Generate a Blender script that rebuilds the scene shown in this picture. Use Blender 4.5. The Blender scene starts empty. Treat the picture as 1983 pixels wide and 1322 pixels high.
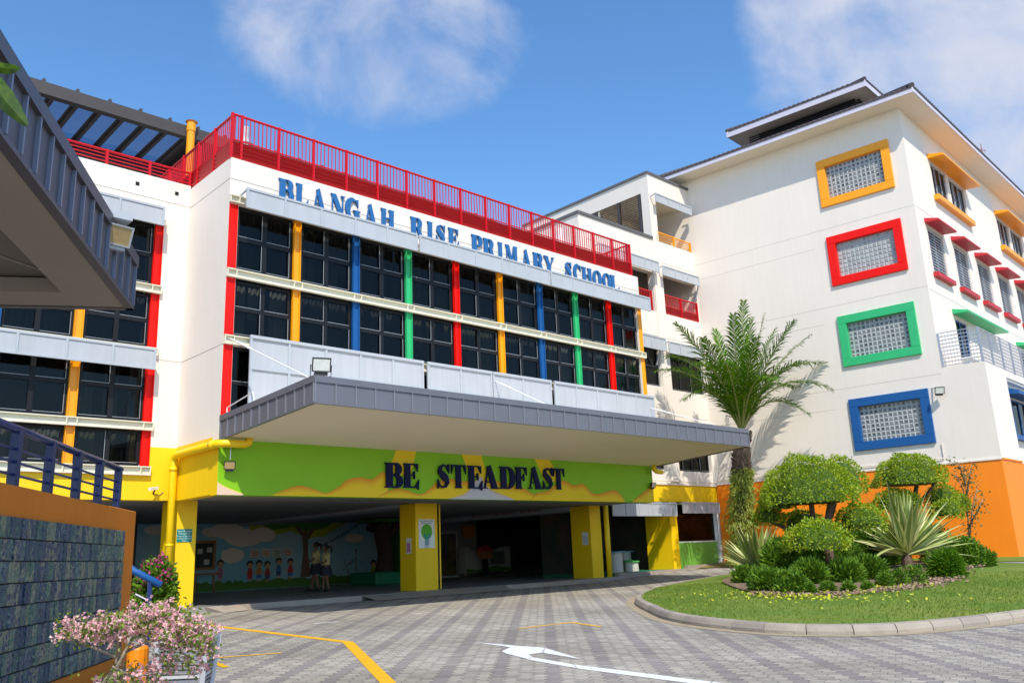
import bpy, bmesh, math, random
import numpy as np
from mathutils import Vector
R = math.radians
random.seed(7); rng = np.random.default_rng(7)
S = bpy.context.scene

# ---------------------------------------------------------------- camera
FPX, YAW, PIT, ROL, HC = 1653.0, R(43.53), R(14.04), R(-2.37), 1.05
fw = np.array([math.sin(YAW)*math.cos(PIT), math.cos(YAW)*math.cos(PIT), math.sin(PIT)])
r0 = np.array([math.cos(YAW), -math.sin(YAW), 0.0]); u0 = np.cross(r0, fw)
rt = r0*math.cos(ROL)+u0*math.sin(ROL); up = -r0*math.sin(ROL)+u0*math.cos(ROL)
CO = np.array([0, 0, HC])
cam = bpy.data.cameras.new('camera'); cam.sensor_width = 36; cam.lens = FPX/1983*36
cam.clip_end = 6000; cam.clip_start = 0.05
co = bpy.data.objects.new('camera', cam); S.collection.objects.link(co); S.camera = co
from mathutils import Matrix
co.matrix_world = Matrix(((rt[0], up[0], -fw[0], 0), (rt[1], up[1], -fw[1], 0), (rt[2], up[2], -fw[2], HC), (0, 0, 0, 1)))
def ray(x, y): return fw+rt*(x-991.5)/FPX-up*(y-661)/FPX
def P(x, y, D): return CO+ray(x, y)*D          # a point at survey distance D
def onY(x, y, c): d = ray(x, y); return CO+d*(c/d[1])

# ---------------------------------------------------------------- sky, sun, exposure
W = bpy.data.worlds.new('World'); S.world = W; W.use_nodes = True
SUN = Vector((-.92, -1.5, 2.05)).normalized()
nt = W.node_tree; N = nt.nodes; Lk = nt.links; N.clear()
out = N.new('ShaderNodeOutputWorld'); bg = N.new('ShaderNodeBackground'); sky = N.new('ShaderNodeTexSky')
sky.sky_type = 'NISHITA'; sky.sun_disc = False; sky.sun_elevation = math.asin(SUN.z)
sky.sun_rotation = math.atan2(SUN.x, SUN.y); sky.air_density = 1.0; sky.dust_density = 0.3; sky.ozone_density = 2.0
bg.inputs[1].default_value = 0.15
hs = N.new('ShaderNodeHueSaturation'); hs.inputs['Saturation'].default_value = 1.22; hs.inputs['Value'].default_value = 1.36
Lk.new(sky.outputs[0], hs.inputs['Color']); Lk.new(hs.outputs[0], bg.inputs[0])
tc = N.new('ShaderNodeTexCoord')
def vdot(d):
    n = N.new('ShaderNodeVectorMath'); n.operation = 'DOT_PRODUCT'; n.inputs[1].default_value = d
    Lk.new(tc.outputs['Generated'], n.inputs[0]); return n.outputs['Value']
def nrm(a): a = np.array(a); return tuple(a/np.linalg.norm(a))
def mrange(v, a, b, c=0.0, d=1.0):
    n = N.new('ShaderNodeMapRange'); n.interpolation_type = 'SMOOTHSTEP'
    n.inputs[1].default_value = a; n.inputs[2].default_value = b; n.inputs[3].default_value = c; n.inputs[4].default_value = d
    Lk.new(v, n.inputs[0]); return n.outputs[0]
def mth(op, a, b):
    n = N.new('ShaderNodeMath'); n.operation = op
    for i, v in enumerate((a, b)):
        if isinstance(v, (int, float)): n.inputs[i].default_value = v
        else: Lk.new(v, n.inputs[i])
    return n.outputs[0]
masks = None
for px, py, inner, outer, amp in ((640, 10, 4, 8, .8), (780, 60, 3, 8, .85), (920, 90, 1.5, 5, .6), (1640, 30, 3, 8, .85), (1850, 60, 7, 14, 1.0), (1760, 170, 3, 8, .8), (2100, 20, 8, 15, .9), (560, 150, 1, 6, .25), (3200, 200, 10, 22, .9)):
    m = mth('MULTIPLY', mrange(vdot(nrm(ray(px, py))), math.cos(R(outer)), math.cos(R(inner))), amp)
    masks = m if masks is None else mth('MAXIMUM', masks, m)
nz = N.new('ShaderNodeTexNoise'); nz.inputs['Scale'].default_value = 8.0; nz.inputs['Detail'].default_value = 12; nz.inputs['Roughness'].default_value = .56; nz.inputs['Distortion'].default_value = .25
Lk.new(tc.outputs['Generated'], nz.inputs[0])
cl = mth('ADD', masks, mth('MULTIPLY', mth('SUBTRACT', nz.outputs[0], .5), 2.0))
clm = mth('MULTIPLY', mrange(cl, .25, 1.35), mrange(masks, 0.0, .3))
bg2 = N.new('ShaderNodeBackground'); bg2.inputs[0].default_value = (.68, .72, .85, 1); bg2.inputs[1].default_value = .86
mx = N.new('ShaderNodeMixShader'); Lk.new(clm, mx.inputs[0]); Lk.new(bg.outputs[0], mx.inputs[1]); Lk.new(bg2.outputs[0], mx.inputs[2]); Lk.new(mx.outputs[0], out.inputs[0])
sl = bpy.data.lights.new('sun', 'SUN'); sl.energy = 4.1; sl.angle = R(.53); sl.color = (1, .93, .82)
so = bpy.data.objects.new('sun', sl); S.collection.objects.link(so); so.rotation_euler = SUN.to_track_quat('Z', 'Y').to_euler(); so.location = (0, 0, 40)
S.view_settings.view_transform = 'Standard'; S.view_settings.look = 'None'; S.view_settings.exposure = 0.22; S.view_settings.gamma = 1
S.cycles.max_bounces = 8; S.cycles.transparent_max_bounces = 12
S.cycles.use_adaptive_sampling = True

# ---------------------------------------------------------------- materials
MATS = {}
def mat(name, col, rough=.6, var=.0, vscale=3.0, bump=0.0, bscale=40.0, metal=0.0, streak=0.0, spec=.5, trans=0.0, col2=None, island=False):
    if name in MATS: return MATS[name]
    m = bpy.data.materials.new(name); m.use_nodes = True; t = m.node_tree; b = t.nodes['Principled BSDF']
    b.inputs['Roughness'].default_value = rough; b.inputs['Metallic'].default_value = metal; b.inputs['Specular IOR Level'].default_value = spec
    c = (*col, 1); b.inputs['Base Color'].default_value = c
    if var or streak or col2:
        geo = t.nodes.new('ShaderNodeNewGeometry'); base = None
        rgb = t.nodes.new('ShaderNodeRGB'); rgb.outputs[0].default_value = c; base = rgb.outputs[0]
        def mixin(fac_socket, amt, other):
            nonlocal base
            x = t.nodes.new('ShaderNodeMix'); x.data_type = 'RGBA'
            mr = t.nodes.new('ShaderNodeMapRange'); mr.inputs[1].default_value = .4; mr.inputs[2].default_value = .72; mr.inputs[3].default_value = 0; mr.inputs[4].default_value = amt
            t.links.new(fac_socket, mr.inputs[0]); t.links.new(mr.outputs[0], x.inputs[0]); t.links.new(base, x.inputs[6])
            x.inputs[7].default_value = other; base = x.outputs[2]
        if col2:
            if island:
                x = t.nodes.new('ShaderNodeMix'); x.data_type = 'RGBA'; t.links.new(geo.outputs['Random Per Island'], x.inputs[0]); t.links.new(base, x.inputs[6]); x.inputs[7].default_value = (*col2, 1); base = x.outputs[2]
            else:
                n = t.nodes.new('ShaderNodeTexNoise'); n.inputs['Scale'].default_value = vscale*.5; n.inputs['Detail'].default_value = 6; t.links.new(geo.outputs['Position'], n.inputs[0]); mixin(n.outputs[0], 1.0, (*col2, 1))
        if var:
            n = t.nodes.new('ShaderNodeTexNoise'); n.inputs['Scale'].default_value = vscale; n.inputs['Detail'].default_value = 8; t.links.new(geo.outputs['Position'], n.inputs[0])
            mixin(n.outputs[0], var, tuple(v*.55 for v in col)+(1,))
        if streak:
            mp = t.nodes.new('ShaderNodeMapping'); mp.inputs['Scale'].default_value = (5, 5, .35); t.links.new(geo.outputs['Position'], mp.inputs[0])
            n = t.nodes.new('ShaderNodeTexNoise'); n.inputs['Scale'].default_value = 1.3; n.inputs['Detail'].default_value = 7; n.inputs['Roughness'].default_value = .65; t.links.new(mp.outputs[0], n.inputs[0])
            mixin(n.outputs[0], streak, (col[0]*.5, col[1]*.48, col[2]*.44, 1))
        t.links.new(base, b.inputs['Base Color'])
        if trans:
            tr = t.nodes.new('ShaderNodeBsdfTranslucent'); t.links.new(base, tr.inputs[0]); ms = t.nodes.new('ShaderNodeMixShader'); ms.inputs[0].default_value = trans
            o = t.nodes['Material Output']; t.links.new(b.outputs[0], ms.inputs[1]); t.links.new(tr.outputs[0], ms.inputs[2]); t.links.new(ms.outputs[0], o.inputs[0])
    if bump:
        g2 = t.nodes.new('ShaderNodeNewGeometry')
        n = t.nodes.new('ShaderNodeTexNoise'); n.inputs['Scale'].default_value = bscale; n.inputs['Detail'].default_value = 5; t.links.new(g2.outputs['Position'], n.inputs[0])
        bp = t.nodes.new('ShaderNodeBump'); bp.inputs['Strength'].default_value = bump; bp.inputs['Distance'].default_value = .02; t.links.new(n.outputs[0], bp.inputs['Height']); t.links.new(bp.outputs[0], b.inputs['Normal'])
    MATS[name] = m; return m
white = mat('white_render', (.80, .725, .635), .75, var=.09, vscale=.5, streak=.07, bump=.25, bscale=3.0)
cream = mat('cream_steel', (.74, .70, .55), .5, var=.12, vscale=4)
soff_bounce = mat('soffit_warm_bounce', (.84, .74, .59), .8, var=.08, vscale=.8)  # warm bounce light off the paving is mixed into this base colour
yellow = mat('yellow_paint', (.92, .59, .0), .55, var=.10, vscale=.8, streak=.10, bump=.12, bscale=4)
orangew = mat('orange_paint', (.97, .245, .0), .6, var=.10, vscale=.7, streak=.10, bump=.12, bscale=4)
orangewd = mat('burnt_orange_paint', (.66, .18, .003), .6, var=.12, vscale=.9, streak=.16, bump=.15, bscale=5)
colc = dict(red=mat('red_paint', (.86, .005, .001), .5, var=.12, vscale=2, spec=.25), amber=mat('amber_paint', (.95, .36, .0), .4, var=.10, vscale=2),
            blue=mat('blue_paint', (.010, .095, .30), .5, spec=.3, var=.12, vscale=2), green=mat('green_paint', (.03, .46, .16), .4, var=.10, vscale=2))
redr = mat('railing_red', (.60, .004, .012), .4, var=.15, vscale=3)
greym = mat('shade_grey', (.46, .48, .505), .45, var=.14, vscale=1.5, streak=.2)
greyl = mat('shade_frame_grey', (.43, .46, .49), .45, var=.08, vscale=3)
fascia = mat('fascia_grey', (.165, .16, .18), .4, var=.18, vscale=2, metal=.25)
fascial = mat('fascia_seam', (.24, .24, .27), .35, var=.1, vscale=3, metal=.3)
darkm = mat('dark_aluminium', (.010, .011, .013), .5, spec=.25, var=.2, vscale=4)
blackm = mat('black_housing', (.012, .012, .013), .45)
tilem = mat('dark_roof_tile', (.065, .048, .05), .7, var=.4, vscale=6, bump=.4, bscale=20)
darkroof = mat('dark_shelter_metal', (.06, .05, .048), .6, var=.3, vscale=3)
conc = mat('kerb_concrete', (.34, .30, .25), .9, var=.4, vscale=2.2, bump=.5, bscale=30, col2=(.42, .30, .22))
concf = mat('terrazzo_floor', (.30, .29, .27), .35, var=.2, vscale=1.5)
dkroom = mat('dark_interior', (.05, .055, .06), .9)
curt = mat('curtain_cloth', (.07, .075, .055), .9, var=.5, vscale=1.2)
leafA = mat('clipped_leaf', (.15, .29, .008), .45, col2=(.42, .48, .012), island=True, trans=.25)
leafD = mat('dark_leaf', (.045, .12, .010), .55, spec=.25, col2=(.17, .30, .018), island=True, trans=.2)
leafP = mat('palm_leaf', (.035, .12, .004), .6, spec=.12, col2=(.14, .27, .010), island=True, trans=.25)
leafY = mat('fern_leaf', (.22, .30, .03), .5, col2=(.42, .46, .07), island=True, trans=.25)
agav = mat('agave_leaf', (.42, .46, .13), .4, col2=(.60, .60, .28), island=True, trans=.12)
agavg = mat('agave_leaf_green', (.14, .24, .04), .4, col2=(.26, .33, .07), island=True, trans=.12)
bark = mat('bark', (.13, .085, .055), .9, var=.6, vscale=9, bump=.8, bscale=25)
barkl = mat('pale_bark', (.30, .24, .18), .9, var=.5, vscale=14, bump=.6, bscale=30)
petal = mat('pink_petal', (.78, .36, .43), .5, col2=(.90, .64, .60), island=True, trans=.3)
petald = mat('magenta_petal', (.45, .03, .14), .5, col2=(.6, .06, .25), island=True, trans=.3)
navy = mat('navy_letter', (.006, .010, .055), .7, spec=.2)
letblue = mat('letter_blue', (.022, .13, .34), .5, spec=.3, var=.12, vscale=4)
navyr = mat('navy_rail_paint', (.008, .026, .14), .28, var=.1, vscale=3)
skin = mat('skin', (.20, .09, .045), .6)
shirtm = mat('cream_shirt', (.55, .46, .20), .8); skirtm = mat('dark_skirt', (.018, .022, .04), .8); hairm = mat('black_hair', (.008, .007, .007), .5)
whitem = mat('white_paint', (.78, .78, .76), .6, var=.15, vscale=5)
rdw = mat('road_white', (.74, .74, .72), .8, var=.35, vscale=9); rdy = mat('road_yellow', (.80, .42, .0), .8, var=.35, vscale=9)
def glassmat(name, tint, rough=.03, gcol=(.55, .55, .52)):
    m = bpy.data.materials.new(name); m.use_nodes = True; t = m.node_tree; t.nodes.clear()
    o = t.nodes.new('ShaderNodeOutputMaterial'); tr = t.nodes.new('ShaderNodeBsdfTransparent'); tr.inputs[0].default_value = (*tint, 1)
    gl = t.nodes.new('ShaderNodeBsdfGlossy'); gl.inputs['Roughness'].default_value = rough; gl.inputs[0].default_value = (*gcol, 1)
    fr = t.nodes.new('ShaderNodeFresnel'); fr.inputs[0].default_value = 1.45
    ms = t.nodes.new('ShaderNodeMixShader'); t.links.new(fr.outputs[0], ms.inputs[0]); t.links.new(tr.outputs[0], ms.inputs[1]); t.links.new(gl.outputs[0], ms.inputs[2]); t.links.new(ms.outputs[0], o.inputs[0])
    g = t.nodes.new('ShaderNodeNewGeometry'); n = t.nodes.new('ShaderNodeTexNoise'); n.inputs['Scale'].default_value = 1.4; t.links.new(g.outputs['Position'], n.inputs[0])
    bp = t.nodes.new('ShaderNodeBump'); bp.inputs['Strength'].default_value = .12; bp.inputs['Distance'].default_value = .05; t.links.new(n.outputs[0], bp.inputs['Height']); t.links.new(bp.outputs[0], gl.inputs['Normal'])
    MATS[name] = m; return m
glass = glassmat('tinted_glass', (.34, .35, .33)); lens = mat('lamp_lens', (.62, .64, .58), .12, var=.3, vscale=12); skyglass = glassmat('skylight_panel', (.26, .32, .42))
blockm = mat('glass_block', (.05, .055, .055), .12, col2=(.24, .25, .245), island=True); blockl = mat('glass_block_blind', (.24, .25, .24), .15, col2=(.46, .47, .44), island=True); mortar = mat('block_mortar', (.40, .41, .40), .4)  # the paler blocks have a blind behind them

# ---------------------------------------------------------------- helpers
class Fr:
    def __init__(s, o, ux, n): s.o = np.array((*o, 0.0) if len(o) == 2 else o, float); s.u = np.array((*ux, 0.0)); s.n = np.array((*n, 0.0))
    def __call__(s, u, w, z): return s.o+s.u*u+s.n*w+np.array((0, 0, z))
WORLD = Fr((0, 0), (1, 0), (0, 1))
class MB:
    def __init__(s, fr=WORLD): s.v = []; s.f = []; s.m = []; s.fr = fr; s.smooth = False; s.col = {}
    def add(s, vs, fs, mi=0):
        b = len(s.v); s.v += [tuple(map(float, v)) for v in vs]
        for f in fs: s.f.append(tuple(i+b for i in f)); s.m.append(mi)
    def box(s, u0, u1, w0, w1, z0, z1, mi=0, fr=None):
        F = fr or s.fr
        s.add([F(u, w, z) for u in (u0, u1) for w in (w0, w1) for z in (z0, z1)], [(0, 1, 3, 2), (4, 6, 7, 5), (0, 4, 5, 1), (2, 3, 7, 6), (0, 2, 6, 4), (1, 5, 7, 3)], mi)
    def bar(s, a, b, w, h=None, mi=0):
        a = np.array(a, float); b = np.array(b, float); h = h or w; d = b-a; d = d/np.linalg.norm(d)
        x = np.cross(d, (0, 0, 1)); x = np.array((1., 0, 0)) if np.linalg.norm(x) < 1e-4 else x/np.linalg.norm(x); y = np.cross(x, d)
        s.add([p+x*i*w/2+y*j*h/2 for p in (a, b) for i, j in ((-1, -1), (1, -1), (1, 1), (-1, 1))], [(0, 1, 2, 3), (7, 6, 5, 4), (0, 4, 5, 1), (1, 5, 6, 2), (2, 6, 7, 3), (3, 7, 4, 0)], mi)
    def tube(s, pts, rad, n=10, mi=0, cap=True):
        pts = [np.array(p, float) for p in pts]; rad = [rad]*len(pts) if isinstance(rad, (int, float)) else rad
        rings = []; px = None
        for i, p in enumerate(pts):
            d = pts[min(i+1, len(pts)-1)]-pts[max(i-1, 0)]; d = d/np.linalg.norm(d)
            if px is None: px = np.cross(d, (0, 0, 1)); px = np.array((1., 0, 0)) if np.linalg.norm(px) < 1e-3 else px
            px = px-d*(px@d); px = px/np.linalg.norm(px); py = np.cross(d, px)
            rings.append([p+(px*math.cos(2*math.pi*k/n)+py*math.sin(2*math.pi*k/n))*rad[i] for k in range(n)])
        fs = [(i*n+k, i*n+(k+1) % n, (i+1)*n+(k+1) % n, (i+1)*n+k) for i in range(len(pts)-1) for k in range(n)]
        if cap: fs += [tuple(range(n))[::-1], tuple((len(pts)-1)*n+k for k in range(n))]
        s.add([v for r in rings for v in r], fs, mi)
    def prism(s, poly, w0, w1, mi=0, fr=None):        # polygon in (u,z), extruded along w
        F = fr or s.fr; n = len(poly)
        s.add([F(u, w0, z) for u, z in poly]+[F(u, w1, z) for u, z in poly], [tuple(range(n))[::-1], tuple(range(n, 2*n))]+[(i, (i+1) % n, n+(i+1) % n, n+i) for i in range(n)], mi)
    def slab(s, poly, z0, z1, mi=0):                  # polygon in world (x,y)
        n = len(poly)
        s.add([(x, y, z0) for x, y in poly]+[(x, y, z1) for x, y in poly], [tuple(range(n))[::-1], tuple(range(n, 2*n))]+[(i, (i+1) % n, n+(i+1) % n, n+i) for i in range(n)], mi)
    def ell(s, c, r, nu=14, nv=8, mi=0, lo=-1.0):
        vs = []; fs = []
        for j in range(nv+1):
            ph = math.asin(lo)+(math.pi/2-math.asin(lo))*j/nv
            for i in range(nu): th = 2*math.pi*i/nu; vs.append((c[0]+r[0]*math.cos(ph)*math.cos(th), c[1]+r[1]*math.cos(ph)*math.sin(th), c[2]+r[2]*math.sin(ph)))
        for j in range(nv):
            for i in range(nu): fs.append((j*nu+i, j*nu+(i+1) % nu, (j+1)*nu+(i+1) % nu, (j+1)*nu+i))
        fs.append(tuple(range(nu))[::-1]); s.add(vs, fs, mi)
    def wall(s, u0, u1, z0, z1, w0, w1, holes, mi=0, fr=None):
        F = fr or s.fr; us = sorted({u0, u1, *[h[i] for h in holes for i in (0, 1)]}); zs = sorted({z0, z1, *[h[i] for h in holes for i in (2, 3)]})
        us = [u for u in us if u0 <= u <= u1]; zs = [z for z in zs if z0 <= z <= z1]
        def solid(i, j):
            if not (0 <= i < len(us)-1 and 0 <= j < len(zs)-1): return False
            a = (us[i]+us[i+1])/2; b = (zs[j]+zs[j+1])/2
            return not any(h[0] < a < h[1] and h[2] < b < h[3] for h in holes)
        for i in range(len(us)-1):
            for j in range(len(zs)-1):
                if not solid(i, j): continue
                a, b, c, d = us[i], us[i+1], zs[j], zs[j+1]
                for w in (w0, w1): s.add([F(a, w, c), F(b, w, c), F(b, w, d), F(a, w, d)], [(0, 1, 2, 3)], mi)
                if not solid(i-1, j): s.add([F(a, w0, c), F(a, w1, c), F(a, w1, d), F(a, w0, d)], [(0, 1, 2, 3)], mi)
                if not solid(i+1, j): s.add([F(b, w0, c), F(b, w1, c), F(b, w1, d), F(b, w0, d)], [(0, 1, 2, 3)], mi)
                if not solid(i, j-1): s.add([F(a, w0, c), F(b, w0, c), F(b, w1, c), F(a, w1, c)], [(0, 1, 2, 3)], mi)
                if not solid(i, j+1): s.add([F(a, w0, d), F(b, w0, d), F(b, w1, d), F(a, w1, d)], [(0, 1, 2, 3)], mi)
    def leaves(s, pts, dirs, L, Wd, mi=0, jit=.35, fold=.15):
        pts = np.asarray(pts, float); d = np.asarray(dirs, float)+rng.normal(0, jit, pts.shape); d /= np.linalg.norm(d, axis=1)[:, None]
        x = np.cross(d, rng.normal(0, 1, pts.shape)); x /= np.linalg.norm(x, axis=1)[:, None]; nn = np.cross(x, d)
        k = (rng.random((len(pts), 1))*.5+.75); l = L*k; w = Wd*k
        V = np.stack([pts, pts+d*l*.45+x*w*.5+nn*w*fold, pts+d*l, pts+d*l*.45-x*w*.5+nn*w*fold], 1).reshape(-1, 3)
        b = len(s.v); s.v += [tuple(v) for v in V.tolist()]; n = len(pts)
        s.f += [(b+4*i, b+4*i+1, b+4*i+2, b+4*i+3) for i in range(n)]; s.m += [mi]*n
    def build(s, name, mats, parent=None, smooth=False, bevel=0, calc=True):
        base = np.array(ORG.get(parent.name, (0, 0, 0)), float) if parent else np.zeros(3)
        org = base
        if parent is None and s.v:
            a = np.array(s.v); org = np.array([(a[:, 0].min()+a[:, 0].max())/2, (a[:, 1].min()+a[:, 1].max())/2, a[:, 2].min()])
        me = bpy.data.meshes.new(name); a = np.array(s.v)-org; me.from_pydata(a.tolist(), [], s.f)
        mats = mats if isinstance(mats, (list, tuple)) else [mats]
        for m in mats: me.materials.append(m)
        me.polygons.foreach_set('material_index', s.m)
        if smooth: me.polygons.foreach_set('use_smooth', [True]*len(s.f))
        if calc and len(s.f) < 60000:
            bm = bmesh.new(); bm.from_mesh(me); bmesh.ops.recalc_face_normals(bm, faces=bm.faces); bm.to_mesh(me); bm.free()
        me.update(); o = bpy.data.objects.new(name, me); S.collection.objects.link(o)
        if parent: o.parent = parent; ORG[o.name] = tuple(org)
        else: o.location = org; ORG[o.name] = tuple(org)
        if bevel:
            b = o.modifiers.new('bevel', 'BEVEL'); b.width = bevel; b.segments = 1; b.limit_method = 'ANGLE'
        return o
ORG = {}
def thing(name, label, cat, loc, group=None):
    o = bpy.data.objects.new(name, None); S.collection.objects.link(o); o.location = loc; o.empty_display_size = .2
    ORG[o.name] = tuple(map(float, loc)); tag(o, label, cat, group); return o
def tag(o, label=None, cat=None, group=None, kind=None):
    if label: o['label'] = label
    if cat: o['category'] = cat
    if group: o['group'] = group
    if kind: o['kind'] = kind
    return o
def copy_thing(src, loc, label, rz=0.0):
    def rec(o, par):
        c = o.copy(); S.collection.objects.link(c)
        if par: c.parent = par
        for ch in [k for k in bpy.data.objects if k.parent == o]: rec(ch, c)
        return c
    c = rec(src, None); c.location = loc; c.rotation_euler.z = rz; c['label'] = label; return c
def text(name, body, size, fr, u, w, z, m, parent, depth=.003, align='LEFT', sx=1.0, rot=0.0):
    cu = bpy.data.curves.new(name, 'FONT'); cu.body = body; cu.size = size; cu.extrude = depth; cu.align_x = align; cu.resolution_u = 2
    ob = bpy.data.objects.new(name+'_c', cu); S.collection.objects.link(ob)
    me = bpy.data.meshes.new_from_object(ob.evaluated_get(bpy.context.evaluated_depsgraph_get()))
    bpy.data.objects.remove(ob); bpy.data.curves.remove(cu)
    base = np.array(ORG.get(parent.name, (0, 0, 0))) if parent else np.zeros(3)
    for v in me.vertices:
        a, b = v.co.x*sx, v.co.y
        a, b = a*math.cos(rot)-b*math.sin(rot), a*math.sin(rot)+b*math.cos(rot)
        v.co = fr(u+a, w+v.co.z, z+b)-base
    me.materials.clear(); me.materials.append(m); me.update()
    o = bpy.data.objects.new(name, me); S.collection.objects.link(o)
    if parent: o.parent = parent; ORG[o.name] = tuple(base)
    return o
def G(x, y):
    return .02*(min(max(y, -15), 21.86)-21.86)+.0035*max(0, min(x, 34)-22)**2+(.03*(min(x, 40)-34) if x > 34 else 0)
YF, YE, XB = 19.37, 21.86, 8.73
FH = Fr((0, YF), (1, 0), (0, -1)); FE = Fr((0, YE), (1, 0), (0, -1)); FS = Fr((XB, 0), (0, 1), (-1, 0))
A1, A2 = R(5.68), R(2.76)
CX, CY = 33.88, 11.96
FW = Fr((CX, CY), (-math.sin(A1), math.cos(A1)), (-math.cos(A1), -math.sin(A1)))     # end wall of the classroom block
FD = Fr((CX, CY), (math.cos(A2), math.sin(A2)), (math.sin(A2), -math.cos(A2)))       # its long side

# ================================================================= GROUND
def pavemat():
    m = bpy.data.materials.new('block_paving'); m.use_nodes = True; t = m.node_tree; b = t.nodes['Principled BSDF']; b.inputs['Roughness'].default_value = .85
    nd = t.nodes; lk = t.links
    g = nd.new('ShaderNodeNewGeometry'); mp = nd.new('ShaderNodeMapping'); mp.vector_type = 'POINT'; mp.inputs['Rotation'].default_value = (0, 0, R(45)); lk.new(g.outputs['Position'], mp.inputs[0])
    sp = nd.new('ShaderNodeSeparateXYZ'); lk.new(mp.outputs[0], sp.inputs[0])
    def M(op, a, b=0.0, c=0.0):
        n = nd.new('ShaderNodeMath'); n.operation = op
        for i, v in enumerate((a, b, c)):
            if isinstance(v, (int, float)): n.inputs[i].default_value = v
            else: lk.new(v, n.inputs[i])
        return n.outputs[0]
    u, v = sp.outputs[0], sp.outputs[1]     # u across the bands, v along them
    wu = M('MULTIPLY', M('PINGPONG', v, .10), .55); wv = M('MULTIPLY', M('PINGPONG', u, .05), .5)
    uu = M('ADD', u, wu); vv = M('ADD', v, wv)
    iu = M('FLOOR', M('DIVIDE', uu, .16)); 
    vs = M('ADD', vv, M('MULTIPLY', M('MODULO', iu, 2.0), .05)); iv = M('FLOOR', M('DIVIDE', vs, .10))
    fu = M('FRACT', M('DIVIDE', uu, .16)); fv = M('FRACT', M('DIVIDE', vs, .10))
    eu = M('MINIMUM', fu, M('SUBTRACT', 1.0, fu)); ev = M('MINIMUM', fv, M('SUBTRACT', 1.0, fv))
    joint = M('MAXIMUM', M('LESS_THAN', eu, .03), M('LESS_THAN', ev, .06))
    cb = nd.new('ShaderNodeCombineXYZ'); lk.new(iu, cb.inputs[0]); lk.new(iv, cb.inputs[1]); wn = nd.new('ShaderNodeTexWhiteNoise'); wn.noise_dimensions = '2D'; lk.new(cb.outputs[0], wn.inputs[0])
    # dark bands every third column, broken diagonal courses between
    band = M('LESS_THAN', M('MODULO', M('ADD', iu, 4000.0), 4.0), .5)
    diag = M('LESS_THAN', M('MODULO', M('ADD', M('ADD', iv, M('MULTIPLY', iu, 2.0)), 6000.0), 6.0), 1.5)
    dk = M('MAXIMUM', M('MULTIPLY', band, M('GREATER_THAN', wn.outputs[0], .12)), M('MULTIPLY', diag, .45))
    c = nd.new('ShaderNodeMix'); c.data_type = 'RGBA'; lk.new(dk, c.inputs[0]); c.inputs[6].default_value = (.42, .385, .315, 1); c.inputs[7].default_value = (.275, .247, .228, 1)
    hsv = nd.new('ShaderNodeHueSaturation'); lk.new(c.outputs[2], hsv.inputs['Color']); lk.new(M('ADD', .84, M('MULTIPLY', wn.outputs[0], .32)), hsv.inputs['Value'])
    j = nd.new('ShaderNodeMix'); j.data_type = 'RGBA'; lk.new(joint, j.inputs[0]); lk.new(hsv.outputs[0], j.inputs[6]); j.inputs[7].default_value = (.13, .115, .10, 1)
    nz = nd.new('ShaderNodeTexNoise'); nz.inputs['Scale'].default_value = .45; nz.inputs['Detail'].default_value = 12; lk.new(g.outputs['Position'], nz.inputs[0])
    st = nd.new('ShaderNodeMix'); st.data_type = 'RGBA'; st.blend_type = 'MULTIPLY'; st.inputs[0].default_value = 1; lk.new(j.outputs[2], st.inputs[6])
    cr = nd.new('ShaderNodeValToRGB'); cr.color_ramp.elements[0].position = .3; cr.color_ramp.elements[0].color = (.66, .65, .63, 1); cr.color_ramp.elements[1].position = .65; cr.color_ramp.elements[1].color = (1, 1, 1, 1); lk.new(nz.outputs[0], cr.inputs[0]); lk.new(cr.outputs[0], st.inputs[7])
    lk.new(st.outputs[2], b.inputs['Base Color'])
    bp = nd.new('ShaderNodeBump'); bp.inputs['Strength'].default_value = .5; bp.inputs['Distance'].default_value = .006; lk.new(M('SUBTRACT', 1.0, joint), bp.inputs['Height']); lk.new(bp.outputs[0], b.inputs['Normal'])
    return m
gx = [-3000, -400, -80, -30]+list(np.arange(-12, 22, 2.0))+list(np.arange(22, 41, .75))+[44, 60, 100, 400, 3000]
gy = [-3000, -400, -80, -30, -15, -8, -4, 0, 4, 8, 12, 16, 20, 21.86, 26, 30, 40, 80, 400, 3000]
mb = MB(); n = len(gy)
mb.add([(x, y, G(x, y)) for x in gx for y in gy], [(i*n+j, (i+1)*n+j, (i+1)*n+j+1, i*n+j+1) for i in range(len(gx)-1) for j in range(n-1)])
tag(mb.build('ground', pavemat()), kind='structure')
def flat(name, poly, m, dz=.004, **k):
    mb = MB(); mb.add([(x, y, G(x, y)+dz) for x, y in poly], [tuple(range(len(poly)))]); return tag(mb.build(name, m), kind='structure')
def line_poly(pts, w):
    L = []; Rr = []
    for i, p in enumerate(pts):
        p = np.array(p); a = np.array(pts[max(i-1, 0)]); b = np.array(pts[min(i+1, len(pts)-1)])
        d1 = p-a if i else b-p; d2 = b-p if i < len(pts)-1 else p-a
        n1 = np.array((-d1[1], d1[0]))/np.linalg.norm(d1); n2 = np.array((-d2[1], d2[0]))/np.linalg.norm(d2); nn = (n1+n2); nn = nn/(nn@n1)
        L.append(p+nn*w/2); Rr.append(p-nn*w/2)
    return L, Rr
def road_line(name, pts, w, m):
    dense = [pts[0]]
    for a, b in zip(pts[:-1], pts[1:]):
        k = max(1, int(np.hypot(b[0]-a[0], b[1]-a[1])/.7)); dense += [(a[0]+(b[0]-a[0])*i/k, a[1]+(b[1]-a[1])*i/k) for i in range(1, k+1)]
    L, Rr = line_poly(dense, w); mb = MB()
    for i in range(len(L)-1): mb.add([(*q, G(*q)+.005) for q in (L[i], L[i+1], Rr[i+1], Rr[i])], [(0, 1, 2, 3)])
    return tag(mb.build(name, m), kind='structure')
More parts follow.
